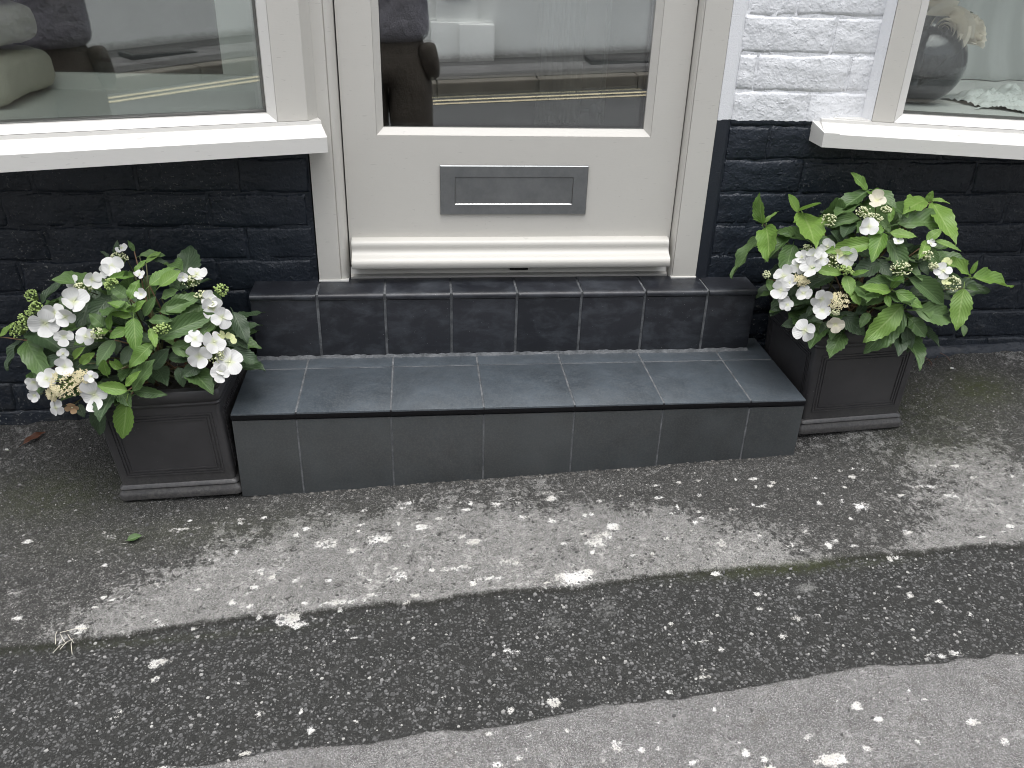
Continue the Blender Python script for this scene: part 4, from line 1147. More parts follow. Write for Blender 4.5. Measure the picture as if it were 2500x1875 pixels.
# ---------------------------------------------------------------- door frame and door
YD, YFR = .109, .079
df = empty('door_frame', (0, YFR, .354), 'greige painted timber frame with bead moulding around the shop door', 'door frame')
def jamb(x_out, x_in_flat, x_in, name):
    s = 1 if x_in > x_out else -1
    prof = [(x_out, YFR), (x_in_flat, YFR)]
    # quirk, then ovolo back to the door face
    q = x_in_flat + s * .0035
    prof += [(q, YFR + .0015), (q, YFR + .006)]
    for i in range(7):
        a = i / 6 * math.pi / 2
        prof.append((q + s * (abs(x_in - q)) * (.12 + .88 * math.sin(a)), YFR + .0045 + (YD - YFR) * .92 * (1 - math.cos(a)) ))
    prof += [(x_in, YD + .05), (x_out, YD + .05)]
    bm = bmesh.new()
    lo = [bm.verts.new((x, y, .3556)) for x, y in prof]; hi = [bm.verts.new((x, y, 2.38)) for x, y in prof]
    n = len(prof)
    for i in range(n): bm.faces.new((lo[i], lo[(i + 1) % n], hi[(i + 1) % n], hi[i]))
    bm.faces.new(lo); bm.faces.new(hi)
    o = mesh_obj(name, bm_mesh(name, bm), M['paint'], df, True)
    o.data.set_sharp_from_angle(angle=math.radians(30))
jamb(-.4686, -.4215, -.3975, 'jamb')
jamb(.4642, .4080, .3975, 'jamb')
box('head', (-.4688, YFR, 2.3802), (.4644, YD + .05, 2.455), M['paint'], df, .004)
# cracked paint / filler at the jamb feet
for xa, xb in ((-.470, -.399), (.400, .466)):
    box('caulk_bead', (xa, YFR - .003, .3552), (xb, YFR + .012, .3600), M['sillpaint'], df, .0015)
th = sweep('threshold', [(-.012, .3554), (-.012, .3610), (-.004, .3650), (.003, .3800), (.05, .3840), (.05, .3554)], (-.3955, YD, 0), (.3955, YD, 0), (0, 1), M['alu'], df)
box('drain_slot', (-.005, YD - .0075, .3725), (.040, YD + .002, .3835), M['black_gap'], df)

dr = empty('door', (0, YD, .385), 'greige half glazed shop door with chrome letter plate', 'door')
GX0, GX1, GZ0, GZ1 = -.3028, .3046, .7125, 2.14
BXO = .0155
bm = bmesh.new()
def ringface(bm, x0, x1, z0, z1, ox0, ox1, oz0, oz1, y):
    o = [bm.verts.new((x, y, z)) for x, z in ((ox0, oz0), (ox1, oz0), (ox1, oz1), (ox0, oz1))]
    i = [bm.verts.new((x, y, z)) for x, z in ((x0, z0), (x1, z0), (x1, z1), (x0, z1))]
    for k in range(4): bm.faces.new((o[k], o[(k + 1) % 4], i[(k + 1) % 4], i[k]))
    return o, i
o1, i1 = ringface(bm, GX0 - BXO, GX1 + BXO, GZ0 - BXO, GZ1 + BXO, -.3945, .3945, .3875, 2.372, YD)
o2, i2 = ringface(bm, GX0 - BXO, GX1 + BXO, GZ0 - BXO, GZ1 + BXO, -.3945, .3945, .3875, 2.372, YD + .044)
for k in range(4):
    bm.faces.new((o1[k], o1[(k + 1) % 4], o2[(k + 1) % 4], o2[k])); bm.faces.new((i1[k], i1[(k + 1) % 4], i2[(k + 1) % 4], i2[k]))
mesh_obj('door_leaf', bm_mesh('door_leaf', bm), M['paint'], dr)
def bead(parent, pts_out, pts_in, mat, name='glazing_bead'):
    """four mitred bevelled strips between an outer and an inner rectangle (lists of 4 points)"""
    for k in range(4):
        a, b = Vector(pts_out[k]), Vector(pts_out[(k + 1) % 4]); c, d = Vector(pts_in[(k + 1) % 4]), Vector(pts_in[k])
        mid_l = a.lerp(d, .12); mid_r = b.lerp(c, .12)
        bm = bmesh.new()
        nrm = (b - a).cross(d - a).normalized()
        back = .012
        f = [bm.verts.new(p) for p in (a, b, c, d)]
        bk = [bm.verts.new(p + bead_back * back) for p in (a, b, c, d)]
        bm.faces.new(f); bm.faces.new(bk)
        for q in range(4): bm.faces.new((f[q], f[(q + 1) % 4], bk[(q + 1) % 4], bk[q]))
        mesh_obj(name, bm_mesh(name, bm), mat, parent)
bead_back = Vector((0, 1, 0))
g = .0004
rect = lambda x0, x1, z0, z1, y: [(x0, y, z0), (x1, y, z0), (x1, y, z1), (x0, y, z1)]
bead(dr, rect(GX0 - BXO + g, GX1 + BXO - g, GZ0 - BXO + g, GZ1 + BXO - g, YD + .0015), rect(GX0, GX1, GZ0, GZ1, YD + .0145), M['paint'])
box('pane', (GX0 - .008, YD + .0170, GZ0 - .008), (GX1 + .008, YD + .0210, GZ1 + .008), M['glass_door'], dr)
p2 = box('pane', (GX0 - .008, -.002, GZ0 - .008), (GX1 + .008, .002, GZ1 + .008), M['glass_door'], dr)
p2.location = p2.location + Vector((0, YD + .036, 0)); p2.rotation_euler = (math.radians(.10), 0, math.radians(.05))
# dark spacer bar of the sealed glazing unit
bm = bmesh.new()
for x0, x1, z0, z1 in ((GX0 - .006, GX1 + .006, GZ0 - .006, GZ0 + .0025), (GX0 - .006, GX0 + .002, GZ0 + .003, GZ1), (GX1 - .006, GX1 + .006, GZ0 + .003, GZ1)):
    add_box(bm, (x0, YD + .0215, z0), (x1, YD + .0325, z1))
mesh_obj('spacer_bar', bm_mesh('spacer_bar', bm), M['black_gap'], dr)

lp = empty_part = None
LX0, LX1, LZ0, LZ1 = -.1758, .1762, .5128, .6305
bm = bmesh.new()
fx0, fx1, fz0, fz1 = LX0 + .035, LX1 - .035, LZ0 + .0245, LZ1 - .0270
yp = YD - .0055
o1, i1 = ringface(bm, fx0, fx1, fz0, fz1, LX0 + .002, LX1 - .002, LZ0 + .002, LZ1 - .002, yp)
oe = [bm.verts.new((x, yp + .0018, z)) for x, z in ((LX0, LZ0), (LX1, LZ0), (LX1, LZ1), (LX0, LZ1))]
ob_ = [bm.verts.new((x, YD, z)) for x, z in ((LX0, LZ0), (LX1, LZ0), (LX1, LZ1), (LX0, LZ1))]
ib = [bm.verts.new((x, YD - .0003, z)) for x, z in ((fx0, fz0), (fx1, fz0), (fx1, fz1), (fx0, fz1))]
for k in range(4):
    q = (k + 1) % 4
    bm.faces.new((o1[k], o1[q], oe[q], oe[k])); bm.faces.new((oe[k], oe[q], ob_[q], ob_[k])); bm.faces.new((i1[k], i1[q], ib[q], ib[k]))
lp = mesh_obj('letter_plate', bm_mesh('letter_plate', bm), M['chrome'], dr)
fl = mesh_obj('letter_flap', None or bpy.data.meshes.new('tmp'), None)
bpy.data.objects.remove(fl)
bm = bmesh.new()
m_ = .0012
add_box(bm, (fx0 + m_, yp + .0022, fz0 + .0036), (fx1 - m_, YD - .0008, fz1 - m_))
flap = mesh_obj('letter_flap', bm_mesh('letter_flap', bm), M['chrome'], lp)
flap.location = (0, 0, 0)
# bright sloping lower lip of the flap opening
M['bright'] = flat('polished_chrome', (.62, .63, .64), .22, 1.0)
bm = bmesh.new()
v = [bm.verts.new(p) for p in ((fx0 + m_, yp + .0004, fz0 + .0004), (fx1 - m_, yp + .0004, fz0 + .0004), (fx1 - m_, YD - .0012, fz0 + .0034), (fx0 + m_, YD - .0012, fz0 + .0034))]
bm.faces.new(v)
lip = mesh_obj('flap_lip', bm_mesh('flap_lip', bm), M['bright'], lp); lip.location = (0, 0, 0)

prof = [(.0, .4562), (-.012, .4556), (-.0200, .4530), (-.0245, .4485), (-.0258, .4430), (-.0250, .4375), (-.0248, .4325), (-.0268, .4275), (-.0320, .4230), (-.0400, .4190), (-.0480, .4150),
        (-.0515, .4098), (-.0522, .4065), (-.0512, .3960), (-.0490, .3935), (-.0450, .3930), (-.0010, .3955)]
sweep('weather_bar', prof, (-.3880, YD - .0002, 0), (.3875, YD - .0002, 0), (0, 1), M['paint'], dr, True, 40)

# ---------------------------------------------------------------- canted shop windows
def canted(name, O, U, W, label, s, umax, sill, stile, glassx, zs, wallx, extra):
    """local frame: u along the window away from the door, w into the shop"""
    U = Vector((*U, 0)); W = Vector((*W, 0)); O = Vector((*O, 0))
    root = empty(name, O + Vector((0, 0, zs['sb'])), label, 'window')
    def P(u, w, z): return O + U * u + W * w + Vector((0, 0, z))
    wdir = (W.x, W.y)
    ws = sill['depth']
    # moulded sill
    pr = [(0, zs['sb']), (0, zs['st'] - .003), (.003, zs['st']), (ws, zs['sk']), (ws + .0005, zs['rt']), (ws + .05, zs['rt']), (ws + .05, zs['sb'])]
    sweep('sill', pr, P(sill['u0'], 0, 0), P(umax + .02, 0, 0), wdir, M['sillpaint'], root, False)
    # soffit boards back to the wall
    a, b = P(sill['u0'] + .004, .02, 0), P(umax, .02, 0)
    prism('soffit', [(a.x, a.y), (b.x, b.y), (b.x, YW + .001), (a.x if s > 0 else a.x, YW + .001)], zs['sb'] + .002, zs['sb'] + .016, M['sillpaint'], root)
    wf = ws + .0035      # face of the frame
    def lbox(nm, u0, u1, w0, w1, z0, z1, mat, bev=0.0, skew=0.0):
        bm = bmesh.new()
        add_box(bm, (u0, w0, z0), (u1, w1, z1))
        if bev: bevel(bm, bev)
        for v in bm.verts:
            v.co = P(v.co.x, v.co.y + skew * (v.co.x - .11), v.co.z)
        return mesh_obj(nm, bm_mesh(nm, bm), mat, root)
    top = 2.6
    lbox('stile', stile[0], stile[1], wf, wf + .06, zs['rt'] + .0005, top + .07, M['paint'], .0012)
    lbox('stile', umax - .07, umax, wf, wf + .06, zs['rt'] + .0005, top + .07, M['paint'], .0012)
    lbox('head', stile[1] + .0005, umax - .0705, wf, wf + .06, top, top + .0695, M['paint'], .0012)
    u0, u1 = glassx, umax - .085
    global bead_back
    bead_back = W
    bo = .0005
    out = [P(stile[1] + bo, wf + .001, zs['rt'] + .001), P(umax - .0705, wf + .001, zs['rt'] + .001), P(umax - .0705, wf + .001, top - .001), P(stile[1] + bo, wf + .001, top - .001)]
    inn = [P(u0, wf + .018, zs['gb']), P(u1, wf + .018, zs['gb']), P(u1, wf + .018, top - .02), P(u0, wf + .018, top - .02)]
    bead(root, out, inn, M['sillpaint'])
    if s < 0:
        lbox('pane', u0 - .006, u1 + .006, wf + .0400, wf + .0440, zs['gb'] - .006, top - .014, M['glass'], 0.0, -.0205)
        lbox('pane', u0 - .006, u1 + .006, wf + .0550, wf + .0590, zs['gb'] - .006, top - .014, M['glass'], 0.0, -.0215)
    else:
        lbox('pane', u0 - .006, u1 + .006, wf + .0305, wf + .0365, zs['gb'] - .006, top - .014, M['glass_clear'])
    for (a0, a1, z0, z1) in ((u0 - .005, u1, zs['gb'] - .006, zs['gb'] + .0045), (u0 - .005, u0 + .004, zs['gb'] + .005, top - .016)):
        lbox('spacer_bar', a0, a1, wf + .0352, wf + .049, z0, z1, flat('grey_spacer', (.16, .16, .15), .5))
    # far end of the bay returns to the wall
    e = P(umax, wf, 0)
    prism('side_panel', [(e.x, e.y), (e.x + s * .03, e.y), (e.x + s * .03, YW + .001), (e.x, YW + .001)] , zs['rt'], top + .07, M['paint'], root)
    q = P(stile[0], wf, 0); q2 = P(umax, wf, 0)
    prism('bay_roof', [(q.x, q.y), (q2.x, q2.y), (q2.x, YW + .01), (q.x, YW + .01)], top + .0705, top + .0900, M['paint'], root)
    return root, P, wf, lbox
TH = math.radians(16.8)
lw, PL, wfL, lboxL = canted('shop_window', (-.418, -.005), (-math.cos(TH), -math.sin(TH)), (-math.sin(TH), math.cos(TH)),
    'angled greige framed shop window left of the door with towels inside', -1, 1.12, dict(depth=.052, u0=0.0), (.027, .0915), .1095,
    dict(sb=.684, st=.719, sk=.7335, rt=.741, gb=.757), -.47, None)
q = PL(.0272, wfL, 0); q3 = PL(.0272, wfL + .05, 0)
prism('return_strip', [(q.x, q.y), (-.4440, YFR - .0006), (-.4690, YFR - .0006), (q3.x, max(q3.y, .10)), (q3.x, q3.y - .0)][:4], .7415, 2.66, M['paint'], lw)
TR = math.radians(15)
rw, PR, wfR, lboxR = canted('shop_window', (.697, .012), (math.cos(TR), -math.sin(TR)), (math.sin(TR), math.cos(TR)),
    'angled greige framed shop window right of the door with roses inside', 1, 1.12, dict(depth=.0565, u0=0.0), (.1115, .160), .180,
    dict(sb=.698, st=.731, sk=.7440, rt=.7505, gb=.768), .7, None)
# white painted reveal strip between the brickwork and the right window frame, and the sill upstand
q = PR(.1110, wfR, 0); q2 = PR(.111, wfR + .05, 0)
prism('reveal_strip', [(.8150, YW - .004), (q.x, q.y + .002), (q2.x, q2.y), (.82, YW + .03)], .7512, 2.66, M['stipple'], wr)
prism('sill_return', [(.6968, .0122), (.730, .0030), (.730, .0870), (.6968, .0870)], .6982, [.7305, .7305, .7432, .7432], M['sillpaint'], rw)
prism('sill_upstand', [(.7465, YW - .012), (q.x, q.y - .001), (q.x, YW + .0), (.7465, YW + .0)], .7452, .7525, M['sillpaint'], rw)
# ---------------------------------------------------------------- planters
def Rm(yaw, pit, rol):
    return Matrix.Rotation(yaw, 4, 'Z') @ Matrix.Rotation(pit, 4, 'X') @ Matrix.Rotation(rol, 4, 'Y')

def square_lathe(prof, rad=.012, seg=3):
    """stack of rounded squares: (half width, z)"""
    bm = bmesh.new()
    rings = []
    for a, z in prof:
        r = min(rad, a * .4); ring = []
        for (sx, sy, a0) in ((1, 1, 0), (-1, 1, 90), (-1, -1, 180), (1, -1, 270)):
            for k in range(seg + 1):
                an = math.radians(a0 + 90 * k / seg)
                ring.append(bm.verts.new((sx * (a - r) + r * math.cos(an), sy * (a - r) + r * math.sin(an), z)))
        rings.append(ring)
    n = len(rings[0])
    for A_, B_ in zip(rings, rings[1:]):
        for k in range(n): bm.faces.new((A_[k], A_[(k + 1) % n], B_[(k + 1) % n], B_[k]))
    return bm, rings

def planter(loc, rot, label):
    root = empty('planter', loc, label, 'planter', 'black square planters flanking the step')
    root.rotation_euler = (Rm(*rot)).to_euler()
    at, ab, h, am = .140, .126, .272, .136
    def add(nm, bm, par=root, sm=True):
        o = bpy.data.objects.new(nm, bm_mesh(nm, bm)); COL.objects.link(o); o.parent = par
        o.data.materials.append(M['planter'])
        if sm:
            for p in o.data.polygons: p.use_smooth = True
            o.data.set_sharp_from_angle(angle=math.radians(38))
        return o
    fa = lambda z: ab + (at - .009 - ab) * (z - .038) / (h - .075)
    bm, R1 = square_lathe([(fa(.036), .036), (fa(h - .036), h - .036)], .010)
    add('body', bm)
    mould = [(.10, 0.0)] + [(am - .004, 0.0), (am, .003), (am + .001, .012), (am - .001, .019), (am - .005, .024), (am - .0055, .027), (am - .0035, .030), (am - .005, .0335), (ab + .001, .0375), (ab - .01, .0375)]
    bm, _ = square_lathe(mould, .012); add('base_moulding', bm)
    f2 = fa(h - .036)
    rim = [(f2 - .006, h - .0405), (f2 + .0012, h - .040), (f2 + .0035, h - .035), (f2 + .0025, h - .031), (at - .002, h - .025), (at + .001, h - .015), (at + .001, h - .006), (at - .002, h - .001), (at - .006, h), (at - .016, h), (at - .020, h - .004), (at - .021, h - .06)]
    bm, _ = square_lathe(rim, .012); add('rim', bm)
    # reeded panel frame on each face
    slope = math.atan2(fa(h - .036) - fa(.036), h - .072)
    for q in range(4):
        bm = bmesh.new()
        for inset, wd in ((.019, .0030), (.0255, .0030), (.032, .0032)):
            z0, z1 = .040 + inset, h - .040 - inset
            for (za, zb, xa, xb) in ((z0, z0 + wd, None, None), (z1 - wd, z1, None, None), (z0 + wd, z1 - wd, -1, None), (z0 + wd, z1 - wd, 1, None)):
                if xa is None:
                    w0, w1 = fa(za) - inset, fa(zb) - inset
                    quad = [(-w0, za), (w0, za), (w1, zb), (-w1, zb)]
                else:
                    w0, w1 = fa(za) - inset, fa(zb) - inset
                    quad = [(xa * w0, za), (xa * (w0 - wd), za), (xa * (w1 - wd), zb), (xa * w1, zb)]
                f = [bm.verts.new((x, -fa(z) - .0018, z)) for x, z in quad]
                b = [bm.verts.new((x + (.0 if abs(x) < 1e-9 else 0), -fa(z) + .003, z)) for x, z in quad]
                bm.faces.new(f)
                for k in range(4): bm.faces.new((f[k], f[(k + 1) % 4], b[(k + 1) % 4], b[k]))
        o = add('panel_moulding', bm, root, False)
        o.rotation_euler = (0, 0, q * math.pi / 2)
    bm = bmesh.new()
    n = 14; g_ = .119
    V = [[bm.verts.new((-g_ + 2 * g_ * i / n, -g_ + 2 * g_ * j / n, h - .030 + random.uniform(-.004, .004))) for j in range(n + 1)] for i in range(n + 1)]
    for i in range(n):
        for j in range(n): bm.faces.new((V[i][j], V[i + 1][j], V[i + 1][j + 1], V[i][j + 1]))
    o = bpy.data.objects.new('soil', bm_mesh('soil', bm)); COL.objects.link(o); o.parent = root; o.data.materials.append(M['soil'])
    return root
PLL = Vector((-.764, -.126, -.0235)); PLR = Vector((.800, -.070, .0655))
planter(PLL, (-.049, .015, -.070), 'black square planter left of the step, reeded panel on its face')
planter(PLR, (.050, .02, -.023), 'black square planter right of the step against the navy wall')

# ---------------------------------------------------------------- hydrangeas
def leaf_mesh(seed):
    r = random.Random(seed)
    N = 16
    bm = bmesh.new(); uvl = bm.loops.layers.uv.new('UVMap')
    curl = r.uniform(-.05, .35); fold = r.uniform(.10, .26); wav = r.uniform(.0, .05); tw = r.uniform(-.25, .25); side = r.uniform(-.07, .07); ph = r.uniform(0, 6)
    rows = []
    wmax = max(((i / 200) ** .68) * (1 - i / 200) ** .95 for i in range(201))
    for i in range(N + 1):
        t = i / N
        w = ((t ** .68) * (1 - t) ** .95) / wmax * .5
        if t > .86: w *= 1 - .25 * (t - .86) / .14
        row = []
        for s in (-1, -.55, 0, .55, 1):
            ser = 1.0 if abs(s) < 1 else (1.035 if i % 2 else .925)
            tt = t + (.018 if abs(s) == 1 and i % 2 and 0 < i < N else 0)
            y = s * w * ser + side * math.sin(t * math.pi)
            z = -curl * (t * t) * .8 + fold * abs(s) * w * 1.1 + wav * math.sin(t * 14 + ph + s) * abs(s) + tw * t * s * w
            row.append((bm.verts.new((tt, y, z)), tt, .5 + s * .5))
        rows.append(row)
    for A_, B_ in zip(rows, rows[1:]):
        for k in range(4):
            q = (A_[k], B_[k], B_[k + 1], A_[k + 1])
            f = bm.faces.new([v[0] for v in q]); f.smooth = True
            for lp_, v in zip(f.loops, q): lp_[uvl].uv = (v[1], v[2])
    # stalk
    st = []
    for t, z in ((-.16, -.035), (-.08, -.008), (.02, .0)):
        st.append([bm.verts.new((t, d * .022, z + dz)) for d, dz in ((-1, .0), (0, .014), (1, .0), (0, -.014))])
    for A_, B_ in zip(st, st[1:]):
        for k in range(4):
            f = bm.faces.new((A_[k], A_[(k + 1) % 4], B_[(k + 1) % 4], B_[k]))
            for lp_ in f.loops: lp_[uvl].uv = (.3, .5)
    me = bpy.data.meshes.new('leaf'); bm.to_mesh(me); bm.free()
    return me
LEAFM = {}
for tone in range(3):
    LEAFM[tone] = []
    for i in range(9):
        m_ = leaf_mesh(100 * tone + i); m_.materials.append(M['leaf%d' % tone]); LEAFM[tone].append(m_)

def petal_mesh(seed):
    r = random.Random(seed); N, K = 5, 6
    bm = bmesh.new(); uvl = bm.loops.layers.uv.new('UVMap')
    cup = r.uniform(-.25, .45); rows = []; ph = r.uniform(0, 6)
    for i in range(N + 1):
        t = i / N; row = []
        for k in range(K + 1):
            s = k / K * 2 - 1
            w = .50 * math.sin(min(1, t * 1.02) ** .85 * math.pi * .64) + .02
            edge = 1 - .20 * abs(s) ** 2.5 * t
            x = t * edge; y = s * w
            z = cup * t * t + .05 * math.sin(s * 5 + ph) * t * t + .10 * abs(s) ** 2 * t * (1 if seed % 2 else -.5)
            row.append((bm.verts.new((x, y, z)), t, k / K))
        rows.append(row)
    for A_, B_ in zip(rows, rows[1:]):
        for k in range(K):
            q = (A_[k], B_[k], B_[k + 1], A_[k + 1])
            f = bm.faces.new([v[0] for v in q]); f.smooth = True
            for lp_, v in zip(f.loops, q): lp_[uvl].uv = (v[1], v[2])
    me = bpy.data.meshes.new('petal'); bm.to_mesh(me); bm.free()
    return me
PETS = {}
for key in ('petal', 'petal_cream', 'petal_green', 'petal_brown', 'rose'):
    PETS[key] = []
    for i in range(4):
        m_ = petal_mesh(i); m_.materials.append(M[key]); PETS[key].append(m_)
bm = bmesh.new(); bmesh.ops.create_icosphere(bm, subdivisions=1, radius=1.0)
EYE = bm_mesh('flower_eye', bm); EYE.materials.append(M['bud_pale'])

def frame_from(xa, n):
    xa = xa.normalized(); z = (n - xa * n.dot(xa)).normalized(); y = z.cross(xa)
    return xa, y, z

def place(name, me, parent, base, xa, n, L, W, Z=None):
    x, y, z = frame_from(xa, n)
    o = bpy.data.objects.new(name, me); COL.objects.link(o); o.parent = parent
    Z = Z if Z is not None else L
    Mt = Matrix(((x.x * L, y.x * W, z.x * Z, base.x), (x.y * L, y.y * W, z.y * Z, base.y), (x.z * L, y.z * W, z.z * Z, base.z), (0, 0, 0, 1)))
    o.matrix_local = Matrix.Translation(-parent_loc(parent)) @ Mt
    return o

ICO_V = [tuple(v.co) for v in EYE.vertices]; ICO_F = [tuple(p.vertices) for p in EYE.polygons]
def ico(bm, p, rr):
    vs = [bm.verts.new((p.x + c[0] * rr, p.y + c[1] * rr, p.z + c[2] * rr)) for c in ICO_V]
    for f in ICO_F: bm.faces.new([vs[i] for i in f])

def hydrangea(root, LV, FL, BD, ctr, rad, soil, fill, seed):
    r = random.Random(seed)
    ctr = Vector(ctr)
    soil = Vector(soil)
    bases = []
    for (bx, by, bz, ex, ey, ez, nx_, ny_, nz_, w, tone) in LV:
        tone_ = int(tone)
        b = Vector((bx, by, bz)); e = Vector((ex, ey, ez)); e = e + (e - b) * (.06 if tone_ < 1 else .16); L = (e - b).length
        tone = int(tone)
        w = min(max(w * 1.02, L * .34), L * .58)
        place('leaf', r.choice(LEAFM[tone]), root, b, e - b, Vector((nx_, ny_, nz_)), L, w)
        bases.append((b, tone, e))
    # inner foliage that fills the bush behind the outer leaves
    k = 0
    while k < fill:
        d = Vector((r.gauss(0, 1), r.gauss(0, 1), r.gauss(0, 1))).normalized()
        s = r.uniform(.45, .88)
        p = ctr + Vector((d.x * rad[0] * .80, d.y * rad[1], d.z * rad[2])) * s
        if p.z < soil.z + .012 or p.y > .04: continue
        if abs(p.x - soil.x) > .15 and p.z < soil.z + .05: continue
        ax = Vector((d.x, d.y, d.z * .5 - .15 + r.uniform(-.3, .3))) + Vector((r.uniform(-.4, .4), r.uniform(-.4, .4), 0))
        L = r.uniform(.065, .110)
        tip = p + ax.normalized() * L
        if tip.y > .07: continue
        place('leaf', r.choice(LEAFM[0 if r.random() < .45 else 1]), root, p, ax, Vector((d.x * .4, d.y * .4 - .2, 1)), L, L * r.uniform(.48, .62))
        bases.append((p, 0, tip)); k += 1
    # woody stems from the soil to the leaf clusters
    picks = [b for b in bases if b[1] > 0]
    r.shuffle(picks)
    for (b, tone, e) in picks[:26]:
        s0 = soil + Vector((r.uniform(-.05, .05), r.uniform(-.05, .05), -.012))
        m1 = s0.lerp(b, .5) + Vector((0, 0, .04)) - (b - ctr) * .10
        bm = bmesh.new()
        pts = []
        for i in range(7):
            t = i / 6
            pts.append(s0 * (1 - t) ** 2 + m1 * 2 * t * (1 - t) + b * t * t)
        tube(bm, pts, [.0026 - .0013 * i / 6 for i in range(7)], 5)
        mesh_obj('stem', bm_mesh('stem', bm), M['stem'] if r.random() < .6 else M['stem_red'], root, True)
    mats = {0: 'petal', 1: 'petal_cream', 2: 'petal_green', 3: 'petal_brown'}
    for (x, y, z, a, b_, c, size, kind) in FL:
        p = Vector((x, y, z)); n = Vector((a, b_, c)).normalized()
        key = mats[int(kind)]
        eye = bpy.data.objects.new('floret', EYE); COL.objects.link(eye); eye.parent = root
        eye.location = p - parent_loc(root); eye.scale = (.0022,) * 3
        u = n.cross(Vector((r.uniform(-1, 1), r.uniform(-1, 1), r.uniform(-1, 1)))).normalized(); v = n.cross(u)
        R0 = max(size * .52, .011)
        for q in range(4 if kind != 2 else 3):
            an = q * math.pi / 2 + r.uniform(-.18, .18)
            ax = (u * math.cos(an) + v * math.sin(an) + n * r.uniform(-.30, .40)).normalized()
            L = R0 * r.uniform(.86, 1.08)
            x_, y_, z_ = frame_from(ax, n + Vector((r.uniform(-.15, .15),) * 3))
            W = L * r.uniform(.95, 1.15)
            o = bpy.data.objects.new('petal', r.choice(PETS[key])); COL.objects.link(o); o.parent = eye
            Mt = Matrix(((x_.x * L, y_.x * W, z_.x * L, 0), (x_.y * L, y_.y * W, z_.y * L, 0), (x_.z * L, y_.z * W, z_.z * L, 0), (0, 0, 0, 1)))
            off = n * (.0004 * q)
            Mt.translation = off
            o.matrix_local = Matrix.Diagonal((1 / .0022,) * 3 + (1,)) @ Mt
        # floret stalk
        bm = bmesh.new()
        tgt = p - n * .04 + (ctr - p) * .12
        tube(bm, [p - n * .001, p.lerp(tgt, .5) + Vector((0, 0, -.004)), tgt], [.0009, .0009, .0012], 4)
        mesh_obj('flower_stalk', bm_mesh('flower_stalk', bm), M['stem'], root)
    bmats = {0: 'bud_green', 1: 'bud_pale', 2: 'bud_cream'}
    for (x, y, z, w, h, kind) in BD:
        c = Vector((x, y, z)); n = (c - ctr).normalized() * .6 + (CAM - c).normalized() * .6; n.normalize()
        u = n.cross(Vector((0, 0, 1))).normalized(); v = u.cross(n)
        bm = bmesh.new(); bms = bmesh.new()
        foot = c - n * max(w, .02) * .7
        num = int(26 + 900 * w)
        for i in range(num):
            a_ = r.uniform(0, 6.283); q = math.sqrt(r.random())
            hgt = (1 - q * q) * .35 * w
            p = c + u * math.cos(a_) * q * w * .5 + v * math.sin(a_) * q * h * .55 + n * (hgt + r.uniform(-.002, .002))
            rr = (r.uniform(.0013, .0022) if kind != 0 else r.uniform(.0017, .0026))
            if kind == 2:   # opened: tiny four-pointed stars
                for k2 in range(4):
                    an = a_ + k2 * math.pi / 2
                    d = u * math.cos(an) + v * math.sin(an)
                    e = u * -math.sin(an) + v * math.cos(an)
                    vs = [bm.verts.new(p), bm.verts.new(p + d * rr * 1.4 + e * rr * .7 + n * .0006), bm.verts.new(p + d * rr * 2.3 + n * .001), bm.verts.new(p + d * rr * 1.4 - e * rr * .7 + n * .0006)]
                    bm.faces.new(vs)
                rr *= .8
            ico(bm, p, rr)
            if i % 2 == 0: tube(bms, [foot, p.lerp(foot, .4) - n * .002, p - n * .001], .00055, 3, False)
        o = mesh_obj('bud_cluster', bm_mesh('bud_cluster', bm), M[bmats[int(kind)]], root, True)
        s_ = mesh_obj('bud_stalks', bm_mesh('bud_stalks', bms), M['bud_green'], o)
        s_.location = (0, 0, 0)
random.seed(33)
hl = empty('hydrangea', (PLL.x - .015, PLL.y, .215), 'bushy white hydrangea in the left planter, petals fuller on both sides', 'plant', 'white hydrangeas in planters')
hl['label'] = 'bushy white hydrangea growing in the planter left of the step'
hydrangea(hl, LEAVES_L, FLORETS_L, BUDS_L, (-.80, -.13, .24), (.27, .18, .23), (-.78, -.126, .222), 90, 3)
hr = empty('hydrangea', (PLR.x - .005, PLR.y, .305), 'leafy white hydrangea with tall pale shoots in the planter right of the step', 'plant', 'white hydrangeas in planters')
hydrangea(hr, LEAVES_R, FLORETS_R, BUDS_R, (.83, -.09, .33), (.29, .19, .26), (.795, -.07, .312), 90, 4)

# ---------------------------------------------------------------- litter on the pavement
def fallen(x, y, L, w, yaw, mat, name, label, cat, lift=.003):
    me = leaf_mesh(500 + int(abs(x) * 100)); me.materials.append(mat)
    o = mesh_obj(name, me); tag(o, label, cat)
    z = gsample(x, y) + lift
    o.location = (x, y, z); o.scale = (L, w, L); o.rotation_euler = (.15, -.12, yaw)
    return o
fallen(-.853, -.388, .030, .020, .3, M['leaf1'], 'fallen_leaf', 'small green leaf lying on the pavement below the left planter', 'leaf', .006)
M['dry'] = leaf_mat('dry_leaf', (.10, .040, .022), (.13, .05, .028), (.15, .08, .05), .05)
fallen(-1.205, -.005, .060, .016, .9, M['dry'], 'dead_leaf', 'curled brown dead leaf on the pavement by the left wall', 'leaf', .008)
bm = bmesh.new(); R_ = random.Random(9)
for i in range(7):
    p = Vector((-.894 + R_.uniform(-.02, .02), -.645 + R_.uniform(-.02, .02), 0)); p.z = gsample(p.x, p.y) + .002
    d = Vector((R_.uniform(-1, 1), R_.uniform(-1, 1), .1)).normalized() * R_.uniform(.012, .03)
    tube(bm, [p - d, p + Vector((0, 0, .004)), p + d + Vector((R_.uniform(-.006, .006), R_.uniform(-.006, .006), 0))], .0006, 4)
tag(mesh_obj('straw_wisp', bm_mesh('straw_wisp', bm), flat('pale_straw', (.55, .52, .45), .7)), 'tangled wisp of pale straw on the edge of the dark patch', 'straw')
bm = bmesh.new()
